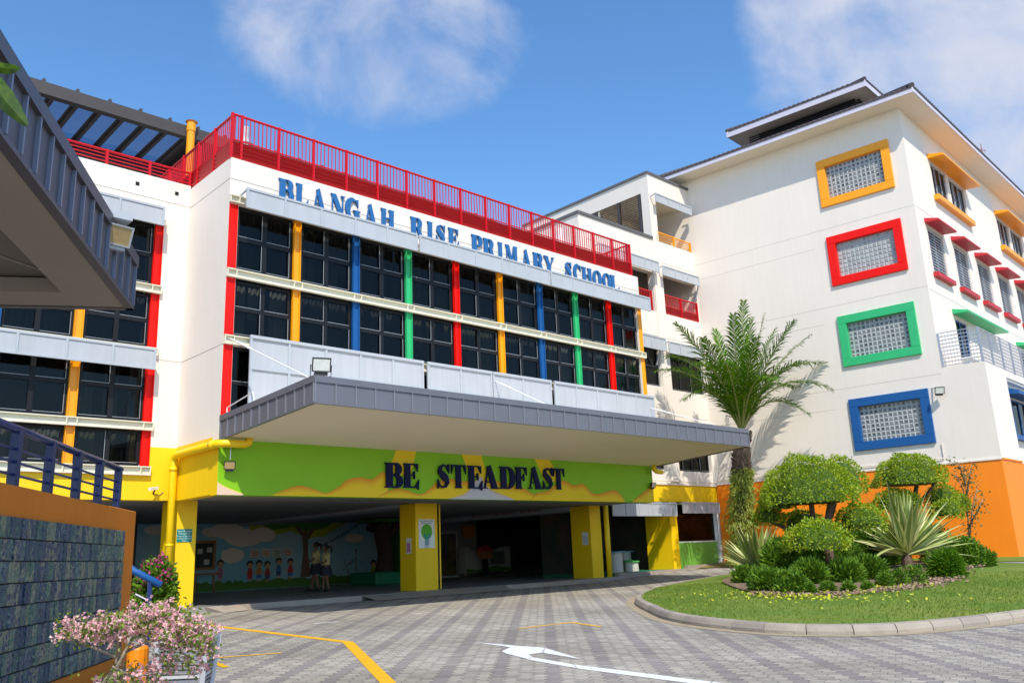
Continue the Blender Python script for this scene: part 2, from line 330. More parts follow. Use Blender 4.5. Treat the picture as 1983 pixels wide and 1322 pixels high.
road_line('yellow_line', [(7.9, 20.5), (7.86, 12.37), (5.85, 8.38), (3.6, 4.0)], .17, rdy)
road_line('yellow_line', [(6.5, 12.0), (5.5, 12.35), (5.28, 11.2)], .09, rdy)
road_line('yellow_line', [(10.85, 11.55), (12.15, 11.5), (11.84, 10.5)], .09, rdy)
for q in ([(9.3, 15.9), (9.85, 15.85)], [(11.85, 16.0), (12.25, 15.95)], [(22.2, 17.4), (23.4, 17.6)], [(25.2, 17.8), (25.9, 17.75)], [(28.2, 20.5), (30.3, 19.3)], [(28.9, 20.7), (31.0, 19.5)], [(27.4, 20.4), (29.4, 19.1)]):
    road_line('white_line', q, .09, rdw)
mb = MB()
for poly in ([(9.01, 10.62), (9.06, 9.64), (8.86, 9.62), (8.9, 9.8)], [(9.06, 9.66), (9.12, 9.17), (8.72, 8.80), (8.47, 8.84), (8.33, 9.12), (8.48, 9.4), (8.84, 9.62)], [(9.12, 9.19), (8.52, 7.9), (8.70, 8.82)],
             [(8.34, 9.14), (8.46, 8.84), (8.29, 8.58), (8.12, 8.47)], [(8.3, 8.6), (8.12, 7.68), (7.9, 7.4), (8.1, 8.5)], [(8.12, 7.70), (8.03, 5.6), (7.80, 5.5), (7.89, 7.42)], [(8.03, 5.62), (7.9, 3.8), (7.68, 3.8), (7.80, 5.52)]):
    mb.add([(x, y, G(x, y)+.005) for x, y in poly], [tuple(range(len(poly)))])
tag(mb.build('white_turn_arrow', rdw), kind='structure')

# island
ISL = [(14.2, 11.2), (13.1, 9.8), (12.55, 8.4), (12.5, 7.0), (13.6, 5.85), (16.35, 5.1), (20, 4.5), (25, 4.6), (29, 6.3), (31.0, 9.6), (31.6, 13.2), (30.2, 16.4), (26.5, 17.6), (21.5, 16.3), (17, 13.9)]
def spline(pts, k=10):
    o = []; n = len(pts)
    for i in range(n):
        p0, p1, p2, p3 = [np.array(pts[(i+j-1) % n]) for j in range(4)]
        for s_ in range(k):
            t = s_/k; o.append(.5*((2*p1)+(-p0+p2)*t+(2*p0-5*p1+4*p2-p3)*t*t+(-p0+3*p1-3*p2+p3)*t**3))
    return o
OUT = spline(ISL)
def resample(pts, step):
    pts = [np.array(p) for p in pts]+[np.array(pts[0])]; o = []; acc = 0
    for a, b in zip(pts[:-1], pts[1:]):
        d = np.linalg.norm(b-a)
        while acc <= d: o.append(a+(b-a)*acc/d); acc += step
        acc -= d
    return o
cen = np.array((21.5, 10.5))
ks = resample(OUT, .17)
mb = MB()
def inw(i, dist):
    a = ks[(i-1) % len(ks)]; b = ks[(i+1) % len(ks)]; d = b-a; nn = np.array((-d[1], d[0]))/np.linalg.norm(d)
    if nn@(cen-ks[i % len(ks)]) < 0: nn = -nn
    return ks[i % len(ks)]+nn*dist
prof = [(0, -.05), (0, .055), (.03, .115), (.05, .14), (.17, .15), (.17, -.05)]
for s0 in range(0, len(ks)-1, 4):
    vs = []; idx = [s0+.03, s0+1, s0+2, s0+3, s0+3.94]
    for q in idx:
        i = int(q); f = q-i; a = [inw(i, d) for d, _ in prof]; b = [inw(i+1, d) for d, _ in prof]
        for (d, h), pa, pb in zip(prof, a, b): p = pa+(pb-pa)*f; vs.append((p[0], p[1], G(*p)+h+.004*math.sin(s0*1.7)))
    k = len(prof); fs = [(r*k+c, r*k+(c+1) % k, (r+1)*k+(c+1) % k, (r+1)*k+c) for r in range(4) for c in range(k)]+[tuple(range(k)), tuple(range(4*k, 5*k))[::-1]]
    mb.add(vs, fs)
kerbm = mat('kerb_block', (.40, .34, .27), .9, var=.45, vscale=3.5, bump=.5, bscale=25, col2=(.30, .26, .22), island=True)
tag(mb.build('kerb', kerbm), kind='structure')
mb = MB(); L1 = [inw(i, -.22) for i in range(len(ks))]; L2 = [inw(i, 0) for i in range(len(ks))]; n = len(ks)
mb.add([(*p, G(*p)+.005) for p in L1]+[(*p, G(*p)+.006) for p in L2], [(i, (i+1) % n, n+(i+1) % n, n+i) for i in range(n)])
tag(mb.build('kerb_bedding', mat('mortar_bed', (.36, .29, .19), .95, var=.4, vscale=4)), kind='structure')
def lawnz(p, f): return G(p[0], p[1])+.135+.10*(1-f**3)
mb = MB(); fr_ = [1, .96, .9, .8, .65, .5, .35, .2, .08]; edge = [inw(i, .165) for i in range(0, len(ks), 2)]; n = len(edge)
vs = []; fs = []
for f in fr_:
    for e in edge: p = cen+(e-cen)*f; vs.append((p[0], p[1], lawnz(p, f)))
for r_ in range(len(fr_)-1):
    for i in range(n): fs.append((r_*n+i, r_*n+(i+1) % n, (r_+1)*n+(i+1) % n, (r_+1)*n+i))
fs.append(tuple((len(fr_)-1)*n+i for i in range(n))); mb.add(vs, fs)
lawnm = mat('lawn_turf', (.115, .20, .012), .9, var=.35, vscale=1.1, bump=.9, bscale=60, col2=(.24, .27, .035))
tag(mb.build('lawn', lawnm, smooth=True), kind='structure')
# grass blades over the visible side
pts = []; 
for _ in range(46000):
    th = rng.integers(0, n); f = math.sqrt(rng.random()*.97+.03); e = edge[th]*(1-(t_ := rng.random()))+edge[(th+1) % n]*t_; p = cen+(e-cen)*f
    if p[0]+p[1] > 36: continue
    pts.append((p[0], p[1], lawnz(p, f)-.01))
mb = MB(); mb.leaves(pts, [(0, 0, 1)]*len(pts), .055, .014, jit=.35)
tag(mb.build('grass_blades', mat('grass_blade', (.09, .19, .01), .7, col2=(.26, .32, .04), island=True, trans=.3), calc=False), 'short green grass covering the kerbed island', 'grass', kind='stuff')
# planting bed
bed = [(17.0, 10.3), (17.0, 9.2), (18.6, 8.6), (20.6, 8.6), (23.0, 8.9), (25.0, 9.6), (29.0, 10.3), (30.5, 12.5), (28, 16.2), (23, 15.2), (19.5, 12.8)]
mb = MB(); bs = spline(bed, 5); c0 = np.array((23.5, 11.8)); mb.add([(*p, G(*p)+.262) for p in bs]+[(*c0, G(*c0)+.3)], [(i, (i+1) % len(bs), len(bs)) for i in range(len(bs))])
tag(mb.build('planting_bed', mat('bark_mulch', (.16, .10, .06), .95, var=.6, vscale=14, bump=1.0, bscale=40, col2=(.38, .26, .18))), kind='structure')
pts = [(p[0]+rng.normal(0, .25), p[1]+rng.normal(0, .25)) for p in [bs[i] for i in rng.integers(0, 30, 1100)]]
mb = MB(); mb.leaves([(x, y, G(x, y)+.275) for x, y in pts], [(rng.normal(), rng.normal(), .15) for _ in pts], .09, .05, jit=.3)
tag(mb.build('bark_chips', mat('bark_chip', (.42, .29, .2), .9, col2=(.2, .12, .08), island=True), calc=False), 'reddish stone and bark chips scattered along the edge of the planting bed', 'mulch', kind='stuff')
pts = []
for _ in range(520):
    q = P(rng.normal(1540, 60), 1150, 1)-CO; a = rng.random()*2*math.pi; r_ = abs(rng.normal(0, 1.0)); pts.append((16.6+r_*math.cos(a)*1.1, 9.4+r_*math.sin(a)*1.5))
for _ in range(260): pts.append((rng.uniform(17.2, 21.5), rng.normal(8.9, .25)))
mb = MB(); mb.leaves([(x, y, G(x, y)+.27) for x, y in pts], [(rng.normal(), rng.normal(), .2) for _ in pts], .07, .04, jit=.2)
tag(mb.build('fallen_leaves', mat('fallen_leaf', (.55, .50, .02), .6, col2=(.35, .45, .02), island=True), calc=False), 'bright yellow fallen leaves lying on the grass below the clipped trees', 'leaves', kind='stuff')
# grass strips by the classroom block and by the link wall
flat('grass_strip', [(32.0, 20.9), (33.0, 20.9), (34.1, 10.0), (33.9, 2), (32.4, 2), (32.6, 10.4), (32.1, 15)], lawnm, .02)
flat('grass_strip', [(29.9, 21.2), (32.9, 21.7), (33.0, 20.2), (31.0, 20.2)], mat('dry_grass', (.25, .17, .05), .95, var=.5, vscale=6, col2=(.15, .18, .03)), .03)

# ================================================================= COMMON BUILDING PARTS
def window(parent, fr, u0, u1, z0, z1, w=-.14, cols=2, rows=2, fw_=.07, fm=None, curtain=True, bars=0, openw=False, name='window', grille=False):
    fm = fm or darkm; mb = MB(fr); t = .05
    mb.box(u0, u1, w, w+t, z0, z0+fw_); mb.box(u0, u1, w, w+t, z1-fw_, z1)
    mb.box(u0, u0+fw_, w, w+t, z0+fw_, z1-fw_); mb.box(u1-fw_, u1, w, w+t, z0+fw_, z1-fw_)
    for i in range(1, cols): c = u0+(u1-u0)*i/cols; mb.box(c-fw_*.7, c+fw_*.7, w+.004, w+t+.006, z0+fw_, z1-fw_)
    for j in range(1, rows): c = z0+(z1-z0)*j/rows; mb.box(u0+fw_, u1-fw_, w+.002, w+t+.003, c-fw_*.6, c+fw_*.6)
    for i in range(cols):
        for j in range(rows):
            a = u0+(u1-u0)*i/cols+fw_*.75; b = u0+(u1-u0)*(i+1)/cols-fw_*.75; c = z0+(z1-z0)*j/rows+fw_*.68
            if j == 0: c = z0+fw_
            mb.box(a, b, w+t+.006, w+t+.014, c-.004, c+.008, 1)  # pale strips paint bright edge highlights along pane bottoms and sides
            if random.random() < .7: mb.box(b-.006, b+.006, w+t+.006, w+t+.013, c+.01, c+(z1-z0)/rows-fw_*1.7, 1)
    f = mb.build(name, [fm, mat('frame_edge_highlight', (.30, .32, .34), .4)], parent)
    g = MB(fr); e = fw_*.6
    for i in range(cols):
        for j in range(rows):
            a = u0+(u1-u0)*i/cols+e; b = u0+(u1-u0)*(i+1)/cols-e; c = z0+(z1-z0)*j/rows+e; d = z0+(z1-z0)*(j+1)/rows-e
            ti = random.uniform(-.015, .015)
            g.add([fr(a, w+.02-ti, c), fr(b, w+.02+ti, c), fr(b, w+.02+ti, d), fr(a, w+.02-ti, d)], [(0, 1, 2, 3)])
    g.build('glass', glass, f, calc=False)
    if curtain:
        c_ = MB(fr); x = u0+fw_
        while x < u1-fw_:
            ln = random.uniform(.15, .5); hang = random.choice((0, 0, .0, .35))*(z1-z0); k = int(ln/.05)+1
            for q in range(k):
                a = x+q*.05; b = min(a+.05, u1-.02)
                if a >= u1-.03: break
                wa = w-.18+.03*math.sin(q*2.3); wb = w-.18+.03*math.sin((q+1)*2.3)
                c_.add([fr(a, wa, z0+.05+hang), fr(b, wb, z0+.05+hang), fr(b, wb, z1-.05), fr(a, wa, z1-.05)], [(0, 1, 2, 3)])
            x += ln+(random.uniform(.02, .12) if random.random() < .7 else random.uniform(.2, .35))
        if c_.v: c_.build('curtain', random.choice(curts), f)
    if grille:
        q = MB(fr); z = z0+fw_+.08
        while z < z1-fw_: q.box(u0+fw_, u1-fw_, w+.07, w+.085, z, z+.035); z += .13
        q.build('louvre', greyl, f)
    return f
curts = [curt, mat('curtain_pale', (.16, .16, .14), .9, var=.4, vscale=1.5), mat('curtain_olive', (.075, .08, .04), .9, var=.4), mat('curtain_dark', (.03, .032, .035), .9)]
def sunshade(parent, fr, u0, u1, z0, z1, w, n, name='sunshade', brackets=True, wb=.0, hgap=True):
    """perforated metal sheet in a frame with stiffeners, on arms from the wall"""
    mb = MB(fr); t = .035; e = .055
    mb.box(u0+e, u1-e, w, w+.012, z0+e, z1-e, 0)
    mb.box(u0, u1, w-.01, w+t, z0, z0+e, 1); mb.box(u0, u1, w-.01, w+t, z1-e, z1, 1)
    for i in range(n+1):
        c = u0+(u1-u0)*i/n; c = min(max(c, u0+e/2), u1-e/2); mb.box(c-e/2, c+e/2, w-.008, w+t+.003, z0+e, z1-e, 1)
    if brackets:
        for i in range(n+1):
            c = u0+.03+(u1-u0-.06)*i/n; mb.bar(fr(c, wb, z1-.08), fr(c, w, z1-.03), .04, .04, 1)
    return mb.build(name, [greym, greyl], parent)
def railing(name, fr, u0, u1, z0, z1, w, m, parent=None, bays=2, style='bars', solid=.4, label=None, cat='railing', first=None, group=None, post=.07):
    """style bars = louvred foot + balusters; style rails = horizontal bars"""
    root = thing(name, label, cat, fr((u0+u1)/2, w, z0), group) if label else parent
    pos = [u0+(u1-u0)*i/bays for i in range(bays+1)]
    if first: pos = [u0, u0+first]+[u0+first+(u1-u0-first)*i/(bays-1) for i in range(1, bays)]
    sub = root
    rail = MB(fr); rail.tube([fr(u0, w, z1), fr(u1, w, z1)], .035, 8)
    if style == 'bars': rail.box(u0, u1, w-.015, w+.015, z0+solid+.03, z0+solid+.06)
    R0 = rail.build('top_rail' if label else 'railing', m, sub, smooth=False)
    par = root if label else R0
    for p in pos:
        mb = MB(fr); mb.box(p-post/2, p+post/2, w-.03, w+.03, z0, z1+.03); mb.box(p-.012, p+.012, w+.03, w+.06, z0, z1+.03); mb.build('post', m, par)
    for a, b in zip(pos[:-1], pos[1:]):
        mb = MB(fr)
        if style == 'bars':
            k = max(3, round((b-a)/.118))
            for i in range(1, k): c = a+(b-a)*i/k; mb.box(c-.011, c+.011, w-.011, w+.011, z0+solid-.08, z1-.02)
            mb.build('balustrade', m, par); mb = MB(fr); z = z0+.03; h = (solid-.03)/4
            for i in range(4):
                zz = z+i*h; mb.add([fr(a+.03, w+.05, zz+h*.80), fr(b-.03, w+.05, zz+h*.80), fr(b-.03, w-.02, zz+h*.05), fr(a+.03, w-.02, zz+h*.05), fr(a+.03, w+.04, zz+h*.84), fr(b-.03, w+.04, zz+h*.84), fr(b-.03, w-.03, zz+h*.1), fr(a+.03, w-.03, zz+h*.1)], [(0, 1, 2, 3), (4, 5, 6, 7), (0, 1, 5, 4), (2, 3, 7, 6), (0, 3, 7, 4), (1, 2, 6, 5)])
            mb.build('louvre', m, par)
        else:
            k = max(3, int((z1-z0)/.085))
            for i in range(1, k): z = z0+(z1-z0)*i/k; mb.box(a+.02, b-.02, w-.012, w+.012, z-.012, z+.012)
            mb.build('bars', m, par)
    return root
def ring(mb, fr, u0, u1, z0, z1, t, w0, w1, mi=0):
    mb.box(u0, u1, w0, w1, z1-t, z1, mi); mb.box(u0, u1, w0, w1, z0, z0+t, mi); mb.box(u0, u0+t, w0, w1, z0+t, z1-t, mi); mb.box(u1-t, u1, w0, w1, z0+t, z1-t, mi)
jointm = mat('wall_joint', (.36, .34, .30), .9)

# ================================================================= SCHOOL HALL (protruding block) + LEFT WING
hall = thing('school_hall', 'white hall block with nine bays of dark windows between red, amber, blue and green posts', 'building', (17, 21, 0))
GX = [8.85, 10.67, 12.51, 14.32, 16.14, 17.97, 19.80, 21.57, 23.37, 25.13]; GC = ['red', 'amber', 'blue', 'green', 'red', 'amber', 'blue', 'green', 'red', 'amber']
mb = MB(FH)
mb.wall(8.73, 25.22, 4.0, 11.25, 0, -.3, [(8.98, 25.02, 6.45, 10.0), (8.98, 25.02, 4.4, 6.3)])
mb.box(8.73, 25.22, .004, .0, 10.66, 10.675, 1)
mb.wall(19.671, 30, 4.0, 11.25, 0, -.3, [], fr=FS)                       # left flank
for z in (6.31, 10.66): mb.box(19.38, 21.85, 0, .004, z, z+.014, 1, fr=FS)
mb.box(25.0, 25.22, -.31, -12, 4.0, 11.25)                             # right flank
mb.box(8.74, 25.2, -.31, -.6, 11.0, 11.24)
mb.build('wall', [white, jointm], hall)
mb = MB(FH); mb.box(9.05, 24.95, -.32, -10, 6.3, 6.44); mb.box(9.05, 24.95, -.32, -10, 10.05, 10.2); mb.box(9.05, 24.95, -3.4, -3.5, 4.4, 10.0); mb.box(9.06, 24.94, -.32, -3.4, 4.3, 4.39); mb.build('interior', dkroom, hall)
mb = MB(FH); mb.box(9.0, 25.2, -.7, -12, 11.0, 11.2); mb.build('roof', mat('roof_slab', (.3, .28, .26), .9, var=.3), hall)
for x, c in zip(GX, GC):
    mb = MB(FH); w = .20 if x > 9 else .23
    mb.box(x-w/2, x-w/2+.02, -.08, .02, 4.4, 9.98); mb.box(x+w/2-.02, x+w/2, -.08, .02, 4.4, 9.98); mb.box(x-w/2+.02, x+w/2-.02, -.06, -.03, 4.4, 9.98)
    if x < 9: mb.box(x-w/2+.021, x+w/2-.021, -.03, .006, 4.4, 9.98)
    if x > 25: mb.box(x-w/2+.021, x+w/2-.021, -.03, .006, 4.4, 9.98)
    mb.build('column', colc[c], hall)
for z0, z1 in ((6.30, 6.53), (8.02, 8.24), (10.0, 10.2)):
    mb = MB(FH); mb.box(8.72, 25.24, .0, .03, z0, z1); mb.box(8.72, 25.24, .03, .11, z0, z0+.025); mb.box(8.72, 25.24, .03, .11, z1-.025, z1)
    for x in GX: mb.box(x-.125, x-.105, .03, .107, z0+.025, z1-.025); mb.box(x+.105, x+.125, .03, .107, z0+.025, z1-.025)
    mb.build('beam', cream, hall)
for a, b in zip(GX[:-1], GX[1:]):
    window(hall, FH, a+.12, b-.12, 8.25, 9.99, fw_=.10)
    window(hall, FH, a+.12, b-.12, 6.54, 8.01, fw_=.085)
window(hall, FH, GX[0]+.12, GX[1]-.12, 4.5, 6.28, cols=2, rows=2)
# upper sunshades, in front of the wall; dimensions follow the wall grid seen through
k = 18.93/19.37
for a, b in ((9.18, 14.64), (14.72, 20.3), (20.36, 25.86)):
    sunshade(hall, FH, a*k, b*k, HC+(9.98-HC)*k, HC+(10.53-HC)*k, YF-18.93, 5, wb=.0)
k = 19.2/19.37
for a, b, n in ((9.42, 14.80, 5), (14.94, 17.46, 2), (17.5, 20.10, 2), (20.24, 25.6, 5)):
    mb = MB(FH); u0, u1 = a*k, b*k; w = .17
    mb.box(u0+.04, u1-.04, w-.02, w, 4.45, 6.5, 0); mb.box(u0, u1, w-.02, w+.05, 6.5, 6.58, 1); mb.box(u0, u1, w-.019, w+.04, 5.72, 5.80, 1)
    for i in range(n+1): c = min(max(u0+(u1-u0)*i/n, u0+.03), u1-.03); mb.box(c-.03, c+.03, w-.018, w+.035, 4.45, 5.72, 1); mb.box(c-.03, c+.03, w-.018, w+.035, 5.80, 6.5, 1)
    mb.build('screen_panel', [greym, greyl], hall)
# painted entrance beam
muralg = mat('mural_green', (.22, .50, .0), .55, var=.15, vscale=1.2)
mb = MB(FH); mb.box(8.732, 25.15, 0, -.35, 2.69, 3.995); mb.build('entrance_beam', muralg, hall)
mb = MB(FS); mb.box(19.72, 21.86, -.02, -.3, 2.72, 3.999); mb.box(19.372, 19.72, .003, -.02, 2.69, 3.999); mb.box(19.72, 21.858, .003, -.02, 2.72, 4.08); mb.build('side_beam', yellow, hall)
def vcolmat():
    m = bpy.data.materials.new('mural_paint'); m.use_nodes = True; t = m.node_tree; a = t.nodes.new('ShaderNodeAttribute'); a.attribute_name = 'paint'
    t.links.new(a.outputs['Color'], t.nodes['Principled BSDF'].inputs['Base Color']); t.nodes['Principled BSDF'].inputs['Roughness'].default_value = .55; return m
vm = vcolmat(); YC = (.80, .56, .0); OC = (.68, .22, .0)
def wave(name, top, zb, w, edge=.22, core=YC, rim=OC):
    vs = []; cs = []; fs = []
    tp = [np.array(p) for p in top]; dn = [tp[0]]
    for i in range(len(tp)-1):
        p0 = tp[max(i-1, 0)]; p1 = tp[i]; p2 = tp[i+1]; p3 = tp[min(i+2, len(tp)-1)]
        for s_ in range(1, 7):
            t = s_/6; dn.append(.5*((2*p1)+(-p0+p2)*t+(2*p0-5*p1+4*p2-p3)*t*t+(-p0+3*p1-3*p2+p3)*t**3))
    for p in dn:
        z = max(min(p[1], 3.98), zb+.01); e = min(edge, (z-zb)*.6)
        for zz, c in ((zb, core), (z-e, core), (z-e*.45, tuple((a+b)/2 for a, b in zip(core, rim))), (z, rim)): vs.append(FH(p[0], w, zz)); cs.append(c)
    for i in range(len(dn)-1):
        for j in range(3): fs.append((i*4+j, i*4+j+1, i*4+j+5, i*4+j+4))
    mb = MB(); mb.add(vs, fs); o = mb.build(name, vm, hall, calc=False); ca = o.data.color_attributes.new('paint', 'FLOAT_COLOR', 'POINT')
    for i, c in enumerate(cs): ca.data[i].color = (*c, 1)
for st in ([(13.82, 4.0), (14.51, 4.0), (14.3, 3.3), (13.5, 3.3)], [(16.17, 4.0), (16.93, 4.0), (17.2, 3.2), (16.45, 3.4)], [(19.17, 4.0), (19.87, 4.0), (20.35, 3.3), (19.6, 3.3)]):
    mb = MB(FH); mb.prism([(u, min(z, 3.99)) for u, z in st], 0, .002); mb.build('painted_band', mat('mural_yellow', YC, .55), hall)
wave('painted_wave', [(10.1, 2.70), (10.46, 2.84), (10.85, 2.95), (11.25, 2.89), (11.61, 2.79), (11.97, 2.93), (12.26, 3.14), (12.64, 3.21), (13.04, 3.18), (13.42, 3.38), (13.45, 3.1), (13.2, 2.8), (12.9, 2.7)][:10]+[(13.55, 2.9), (13.6, 2.7)], 2.695, .003)
wave('painted_wave', [(13.19, 2.70), (13.52, 2.86), (13.86, 2.95), (14.19, 2.9), (14.63, 2.8), (14.94, 2.95), (15.26, 3.17), (15.68, 3.26), (16.06, 3.22), (16.56, 3.21), (17.17, 3.28), (17.44, 3.26), (18.01, 3.15), (18.62, 3.06), (18.99, 2.9), (19.32, 2.8), (19.67, 2.70)], 2.693, .006)
wave('painted_wave', [(18.9, 2.70), (19.22, 2.92), (19.69, 3.0), (20.06, 3.2), (20.43, 3.35), (20.91, 3.21), (21.42, 3.25), (21.93, 2.94), (22.88, 3.08), (23.25, 2.98), (23.5, 2.72)], 2.691, .009)
wave('painted_wave', [(23.9, 2.72), (24.38, 2.95), (24.92, 3.21), (25.14, 3.3)], 2.692, .0105)
wave('painted_peak', [(15.66, 2.70), (16.25, 2.85), (16.55, 3.09), (16.85, 3.38), (17.06, 3.13), (17.36, 2.95), (17.99, 2.78), (18.2, 2.70)], 2.689, .012, .1, (.50, .50, .55), (.62, .42, .35))
wave('painted_wave', [(8.735, 3.0), (8.9, 2.9), (9.4, 2.72)], 2.69, .004, .05, (.72, .52, .40), (.75, .6, .05))
# pillars
for x0, x1, d in ((8.84, 9.36, 1.0), (16.32, 17.18, .85), (24.41, 25.02, 1.0)):
    mb = MB(FE); mb.box(x0, x1, 0, -d, -.02, 2.76); mb.build('pillar', yellow, hall, bevel=.015)
mb = MB(); mb.box(-4, 25.4, YE+.02, 38, 2.78, 2.98); mb.box(8.74, 25.15, YF+.36, YE+.02, 2.745, 2.85); mb.build('ceiling', mat('void_ceiling', (.22, .22, .22), .9), hall)
# void deck: floor, walls
mb = MB(); mb.box(-6, 25.6, 21.35, 40, -.2, .12); mb.box(25.6, 41, 25.8, 40.2, -.2, .12); tag(mb.build('floor', concf), kind='structure')
mb = MB(); 
for a, b in ((10.3, 13.9), (19.4, 24.4)): mb.box(a, b, 21.16, 21.348, -.2, .125)
mb.add([(9.45, 21.3, .12), (10.3, 21.3, .14), (10.3, 20.75, 0), (9.7, 20.8, -.02), (9.45, 21.6, -.1), (10.3, 21.6, -.1)], [(0, 1, 2, 3), (0, 3, 4), (1, 5, 2), (0, 1, 5, 4)])
mb.add([(14.0, 21.35, .115), (19.3, 21.35, .115), (19.3, 20.6, -.01), (14.0, 20.6, -.01)], [(0, 1, 2, 3)])
tag(mb.build('kerb', conc), kind='structure')
inw_ = mat('inner_wall_grey', (.20, .215, .22), .9); 
mb = MB(Fr((0, 34.1), (1, 0), (0, -1))); mb.wall(24.6, 29.25, .12, 2.78, .1, -.1, [(26.75, 28.0, .0, 2.3)]); mb.build('wall', inw_, hall)
mb = MB(); mb.box(34.15, 34.8, 33.6, 34.2, .12, 2.78); mb.build('pillar', inw_, hall)
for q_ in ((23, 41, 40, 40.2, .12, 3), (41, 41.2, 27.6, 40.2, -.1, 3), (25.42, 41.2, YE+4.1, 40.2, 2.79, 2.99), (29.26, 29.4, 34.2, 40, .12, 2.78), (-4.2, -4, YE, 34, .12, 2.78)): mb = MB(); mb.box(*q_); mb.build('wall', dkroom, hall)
mb = MB()
for i in range(9): mb.box(31.6-.0, 33.9, 35+i*.28, 35.28+i*.28, .12, .12+.17*(i+1))
mb.build('staircase', dkroom, hall)
for q_ in ((16.32, 17.18, 22.75, 33.98, 2.68, 3.0), (24.45, 25.3, 22.9, 33.98, 2.60, 3.0)): mb = MB(); mb.box(*q_); mb.build('beam', mat('inner_beam', (.34, .35, .36), .9), hall)
# mural wall in the void deck
mw = thing('mural_wall', 'dim blue mural wall with painted clouds, tree, children and grass inside the open ground floor', 'wall', (17, 34, .12)); FM = Fr((0, 34), (1, 0), (0, -1))
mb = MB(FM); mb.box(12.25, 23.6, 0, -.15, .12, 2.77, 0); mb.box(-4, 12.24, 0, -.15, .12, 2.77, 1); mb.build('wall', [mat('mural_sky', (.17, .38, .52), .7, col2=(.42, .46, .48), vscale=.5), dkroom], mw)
def blob(cx, cz, r, squash=.6, k=18, j=.12): return [(cx+r*math.cos(2*math.pi*i/k)*(1+rng.normal(0, j)*.3), cz+r*squash*math.sin(2*math.pi*i/k)*(1+rng.normal(0, j)*.3)) for i in range(k)]
def paint(polys, m, name, w0=.0, w1=.004):
    mb = MB(FM)
    for i, p in enumerate(polys): mb.prism([(u, min(z, 2.76)) for u, z in p], w0, w1+.0007*i)
    mb.build(name, m, mw)
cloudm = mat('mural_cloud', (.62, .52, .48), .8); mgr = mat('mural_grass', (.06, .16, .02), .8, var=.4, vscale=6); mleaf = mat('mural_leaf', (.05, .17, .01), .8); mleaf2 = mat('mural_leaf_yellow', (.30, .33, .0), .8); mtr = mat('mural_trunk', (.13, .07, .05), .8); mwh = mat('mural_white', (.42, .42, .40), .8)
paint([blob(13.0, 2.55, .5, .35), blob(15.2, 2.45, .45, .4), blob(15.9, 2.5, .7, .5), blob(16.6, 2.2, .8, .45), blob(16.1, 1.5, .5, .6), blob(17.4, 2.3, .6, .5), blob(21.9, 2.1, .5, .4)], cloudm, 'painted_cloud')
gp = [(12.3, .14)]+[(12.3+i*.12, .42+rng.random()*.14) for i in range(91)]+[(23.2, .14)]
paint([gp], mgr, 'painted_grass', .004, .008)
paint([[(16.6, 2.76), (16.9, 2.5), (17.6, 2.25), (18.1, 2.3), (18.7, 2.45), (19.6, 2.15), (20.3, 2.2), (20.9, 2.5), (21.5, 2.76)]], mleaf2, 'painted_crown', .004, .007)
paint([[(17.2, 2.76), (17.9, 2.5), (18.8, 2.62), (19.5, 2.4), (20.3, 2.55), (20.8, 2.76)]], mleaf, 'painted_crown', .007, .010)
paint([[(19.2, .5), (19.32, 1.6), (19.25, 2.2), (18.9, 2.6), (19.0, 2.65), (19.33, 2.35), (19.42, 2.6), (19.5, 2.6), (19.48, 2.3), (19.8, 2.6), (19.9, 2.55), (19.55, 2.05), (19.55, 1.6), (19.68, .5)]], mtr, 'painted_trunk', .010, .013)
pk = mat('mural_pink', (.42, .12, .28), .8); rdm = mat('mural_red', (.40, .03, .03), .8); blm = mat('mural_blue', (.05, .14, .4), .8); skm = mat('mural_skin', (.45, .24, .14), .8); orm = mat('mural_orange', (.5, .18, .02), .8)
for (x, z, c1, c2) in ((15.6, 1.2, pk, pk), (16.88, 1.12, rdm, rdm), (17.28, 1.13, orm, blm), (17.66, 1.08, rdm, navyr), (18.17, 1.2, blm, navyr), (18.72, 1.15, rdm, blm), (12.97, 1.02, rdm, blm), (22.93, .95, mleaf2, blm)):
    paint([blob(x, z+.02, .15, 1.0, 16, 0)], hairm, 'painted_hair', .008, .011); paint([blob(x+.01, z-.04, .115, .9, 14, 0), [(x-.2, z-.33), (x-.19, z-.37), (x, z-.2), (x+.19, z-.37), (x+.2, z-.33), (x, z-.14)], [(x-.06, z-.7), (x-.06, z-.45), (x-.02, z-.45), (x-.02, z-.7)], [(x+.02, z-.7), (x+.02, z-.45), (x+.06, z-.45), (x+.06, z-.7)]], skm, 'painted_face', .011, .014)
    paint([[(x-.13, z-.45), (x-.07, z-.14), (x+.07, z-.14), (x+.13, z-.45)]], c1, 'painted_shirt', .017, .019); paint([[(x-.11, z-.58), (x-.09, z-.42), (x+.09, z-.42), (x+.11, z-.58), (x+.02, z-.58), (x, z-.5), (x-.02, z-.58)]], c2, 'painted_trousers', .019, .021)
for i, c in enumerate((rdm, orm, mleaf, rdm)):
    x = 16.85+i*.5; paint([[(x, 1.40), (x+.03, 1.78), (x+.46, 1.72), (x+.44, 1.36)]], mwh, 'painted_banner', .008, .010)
    for q in range(3): paint([[(x+.08, 1.63-.08*q), (x+.08, 1.66-.08*q), (x+.38, 1.63-.08*q), (x+.38, 1.60-.08*q)]], c, 'painted_lines', .010, .012)
